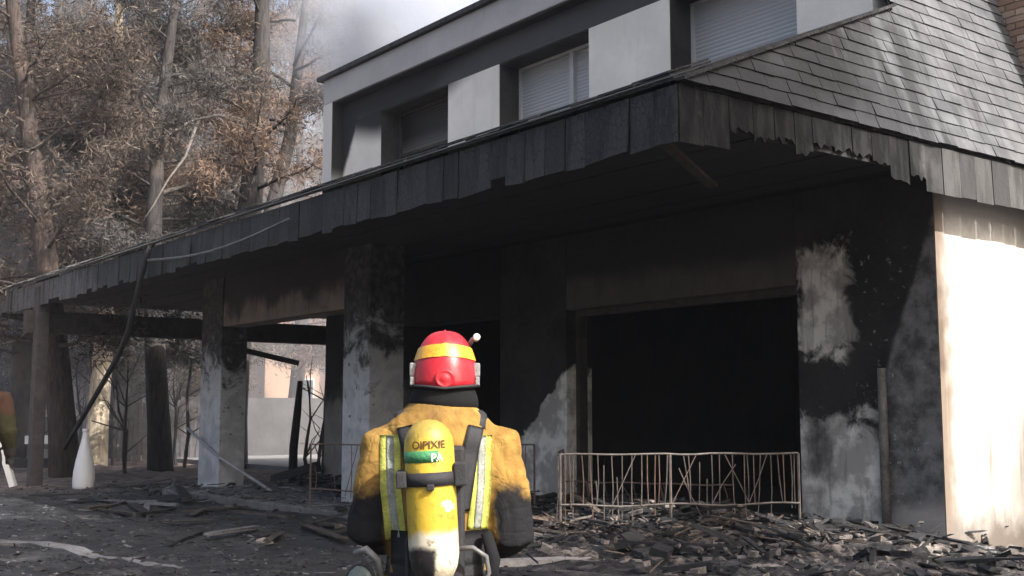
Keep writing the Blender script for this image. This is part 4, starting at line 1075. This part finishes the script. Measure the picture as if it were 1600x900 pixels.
def tank_ring(z0, z1, r, a0, a1, name, mat, parent=tank, n=32, th=.006):
    vs = []; fs = []
    for i in range(n + 1):
        a = math.radians(a0 + (a1 - a0) * i / n)
        for rr_, z in ((r, z0), (r, z1), (r + th, z1), (r + th, z0)): vs.append((rr_ * math.cos(a), rr_ * math.sin(a), z))
    for i in range(n):
        for k in range(4): fs.append((i * 4 + k, i * 4 + (k + 1) % 4, i * 4 + 4 + (k + 1) % 4, i * 4 + 4 + k))
    return MB().add(vs, fs + [(0, 1, 2, 3), (4 * n + 3, 4 * n + 2, 4 * n + 1, 4 * n)]).build(name, mat, parent, True)
tank_ring(.328, .372, .0835, 0, 360, 'tank_strap', M_strap)
MB().box(-.112, -.078, -.06, .1, .325, .380).build('strap_buckle', M_strap, tank, bevel=.005)
MB().box(.078, .120, -.05, .1, .322, .398).build('strap_buckle', M_strap, tank, bevel=.005)
MB().box(-.012, .012, -.099, -.085, .315, .335).build('strap_pin', M_strap, tank, bevel=.003)
tank_ring(.405, .443, .0835, 180, 292, 'green_band', simple('green_print', (.05, .22, .09), .5, .3, 14., local=True), th=.0008)
def tank_text(s, z, size, a_mid, mat, name):
    cu = bpy.data.curves.new('t', 'FONT'); cu.body = s; cu.size = size; cu.align_x = 'CENTER'; cu.offset = .0007
    to = bpy.data.objects.new('t', cu); COL.objects.link(to)
    dg = bpy.context.evaluated_depsgraph_get(); me = bpy.data.meshes.new_from_object(to.evaluated_get(dg), depsgraph=dg); bpy.data.objects.remove(to)
    bm = bmesh.new(); bm.from_mesh(me); bmesh.ops.triangulate(bm, faces=bm.faces[:])
    for v in bm.verts:
        a = math.radians(a_mid) + v.co.x / .0855; zz = z + v.co.y; v.co = Vector((.0848 * math.cos(a), .0848 * math.sin(a), zz))
    bm.to_mesh(me); bm.free(); return obj(name, me, mat, tank)
tank_text('OIPIXIE', .450, .036, 270, simple('brown_print', (.10, .045, .01), .6, .3, 14., local=True), 'lettering')
tank_text('PA', .408, .036, 288, simple('white_print', (.72, .74, .62), .6, .1, 14., local=True), 'lettering')
MB().tube([(0, 0, -.005), (0, 0, -.05)], [.02, .022], 12).build('valve', M_grey, tank, True)
MB().tube([(0, -.035, -.045), (0, .03, -.045)], .016, 10).build('valve_wheel', simple('violet_knob', (.06, .04, .16), .5, .2, local=True), tank, True)
MB().tube([(.06, -.24, 1.10), (.11, -.26, 1.105), (.155, -.25, 1.075), (.165, -.24, 1.02), (.14, -.25, .965), (.09, -.27, .95), (.03, -.28, .94)], .0085, 8).build('air_hose', simple('hose_rubber', (.10, .10, .10), .4, .2, local=True), ff, True)
MB().tube([(-.07, -.2, 1.2), (-.11, -.2, 1.12), (-.105, -.22, 1.0), (-.06, -.25, .95), (0, -.28, .94)], .0085, 8).build('air_hose', M_strap, ff, True)
# face mask slung at the hip
vs = []; fs = []
for i in range(9):
    a = math.radians(-80 + 160 * i / 8)
    for j in range(7):
        b = math.radians(-75 + 150 * j / 6); vs.append((.075 * math.sin(a) * math.cos(b * .7), -.06 * math.cos(a) * math.cos(b), .10 * math.sin(b)))
for i in range(8):
    for j in range(6): fs.append((i * 7 + j, i * 7 + j + 1, i * 7 + 8 + j, i * 7 + 7 + j))
mk = MB().add(vs, fs).build('slung_mask', simple('mask_visor', (.11, .14, .135), .35, .3, 9., local=True), ff, True)
mk.location = (-.265, -.11, .965); mk.scale = (.72, .72, .75); mk.rotation_euler = (.1, .45, -.5); so = mk.modifiers.new('s', 'SOLIDIFY'); so.thickness = .008
MB().tube([(.075 * math.sin(math.radians(t)), -.02, .105 * math.cos(math.radians(t))) for t in range(0, 361, 20)], .012, 8).build('mask_seal', M_strap, mk, True)
MB().tube([(-.29, -.09, 1.07), (-.25, -.14, 1.09), (-.21, -.12, 1.05), (-.2, -.1, .98)], .012, 8).build('mask_strap', M_grey, ff, True)
MB().tube([(.16, -.13, 1.14), (.185, -.15, 1.05), (.17, -.15, .96)], [.02, .024, .02], 10).build('pouch', M_dark, ff, True)

# second firefighter, cut by the left edge of the picture
f2p = gp(-28, 11.2); f2 = empty('person', (f2p.x, f2p.y, gh(f2p.x, f2p.y) + .0), 1.15)
tag(f2, 'person in rust jacket with olive sleeve cut off by the left picture edge', 'person')
def zoneB(x, y, z):
    if z > 1.64 and abs(x) < .13: return 3
    if z < .30: return 4
    if abs(x) > .2 and z < .98: return 5
    if abs(x) > .17 and z < 1.30: return 1
    return 2 if z < .86 else 0
armsB = {-1: ((-.21, 0, 1.45), (-.25, -.03, 1.14), (-.26, .06, .90), (-.26, .09, .80)), 1: ((.21, 0, 1.45), (.262, -.02, 1.14), (.285, .07, .92), (.285, .10, .82))}
bodyB, bvB = firefighter(f2, armsB, [M_rust, M_olive, M_dark, M_skin, M_boot, M_glove], zoneB, 9)

# ------------------------------------------------------------------ smoke drifting off the upper roof
bm = bmesh.new(); bmesh.ops.create_icosphere(bm, subdivisions=4, radius=1)
for v in bm.verts:
    k = 1 + .35 * mnoise.noise(v.co * 1.6 + Vector((3, 1, 0))); v.co = Vector((v.co.x * 3.0 * k, v.co.y * 2.2 * k, v.co.z * 1.9 * k))
me = bpy.data.meshes.new('smoke'); bm.to_mesh(me); bm.free()
sm = bpy.data.materials.new('thin_smoke'); sm.use_nodes = True; n_ = sm.node_tree.nodes; l_ = sm.node_tree.links
n_.remove(n_['Principled BSDF']); pv = n_.new('ShaderNodeVolumePrincipled'); pv.inputs['Color'].default_value = (.72, .76, .84, 1)
tc = n_.new('ShaderNodeTexCoord'); nz = n_.new('ShaderNodeTexNoise'); nz.inputs['Scale'].default_value = .7; nz.inputs['Detail'].default_value = 4
mpg = n_.new('ShaderNodeMapping'); mpg.inputs['Scale'].default_value = (1 / 3.0, 1 / 2.2, 1 / 1.9); ln = n_.new('ShaderNodeVectorMath'); ln.operation = 'LENGTH'
fr = n_.new('ShaderNodeMapRange'); fr.interpolation_type = 'SMOOTHSTEP'; fr.inputs[1].default_value = .95; fr.inputs[2].default_value = .1
nr_ = n_.new('ShaderNodeMapRange'); nr_.inputs[1].default_value = .38; nr_.inputs[2].default_value = .7; nr_.inputs[4].default_value = 2.8
mu = n_.new('ShaderNodeMath'); mu.operation = 'MULTIPLY'
l_.new(tc.outputs['Object'], nz.inputs[0]); l_.new(tc.outputs['Object'], mpg.inputs[0]); l_.new(mpg.outputs[0], ln.inputs[0]); l_.new(ln.outputs['Value'], fr.inputs[0])
l_.new(nz.outputs[0], nr_.inputs[0]); l_.new(fr.outputs[0], mu.inputs[0]); l_.new(nr_.outputs[0], mu.inputs[1]); l_.new(mu.outputs[0], pv.inputs['Density'])
l_.new(pv.outputs[0], n_['Material Output'].inputs['Volume'])
so_ = obj('smoke', me, sm); so_.location = (-17.0, 10.3, 7.9); tag(so_, 'thin bluish smoke drifting above the upper storey roof', 'smoke', kind='stuff')

# smoke pall still hanging in the wood behind the house
bm = bmesh.new(); bmesh.ops.create_icosphere(bm, subdivisions=4, radius=1)
for v in bm.verts:
    k = 1 + .25 * mnoise.noise(v.co * 1.8 + Vector((7, 2, 5))); v.co = v.co * k
me = bpy.data.meshes.new('smoke_pall'); bm.to_mesh(me); bm.free()
pm = bpy.data.materials.new('pall_smoke'); pm.use_nodes = True; pn = pm.node_tree.nodes; pn.remove(pn['Principled BSDF'])
pvv = pn.new('ShaderNodeVolumePrincipled'); pvv.inputs['Color'].default_value = (.80, .84, .92, 1); pvv.inputs['Density'].default_value = .016
pm.node_tree.links.new(pvv.outputs[0], pn['Material Output'].inputs['Volume'])
pall = obj('smoke_pall', me, pm); pc = gp(190, 46); pall.location = (pc.x, pc.y, 4); pall.scale = (18, 24, 13); pall.rotation_euler = (0, 0, math.atan2(FH.y, FH.x))
tag(pall, 'pale smoke hanging among the pines behind the house', 'smoke', kind='stuff')

# ------------------------------------------------------------------ smoky air
hz = MB().box(-135, 30, -60, 120, -1.6, 34).build('haze', None); tag(hz, 'thin smoke haze hanging over the whole yard', 'haze', kind='stuff')
hm = bpy.data.materials.new('smoky_air'); hm.use_nodes = True; hn = hm.node_tree.nodes; hn.remove(hn['Principled BSDF'])
hv_ = hn.new('ShaderNodeVolumePrincipled'); hv_.inputs['Color'].default_value = (.80, .86, .97, 1); hv_.inputs['Density'].default_value = .0005
hm.node_tree.links.new(hv_.outputs[0], hn['Material Output'].inputs['Volume']); hz.data.materials.append(hm)
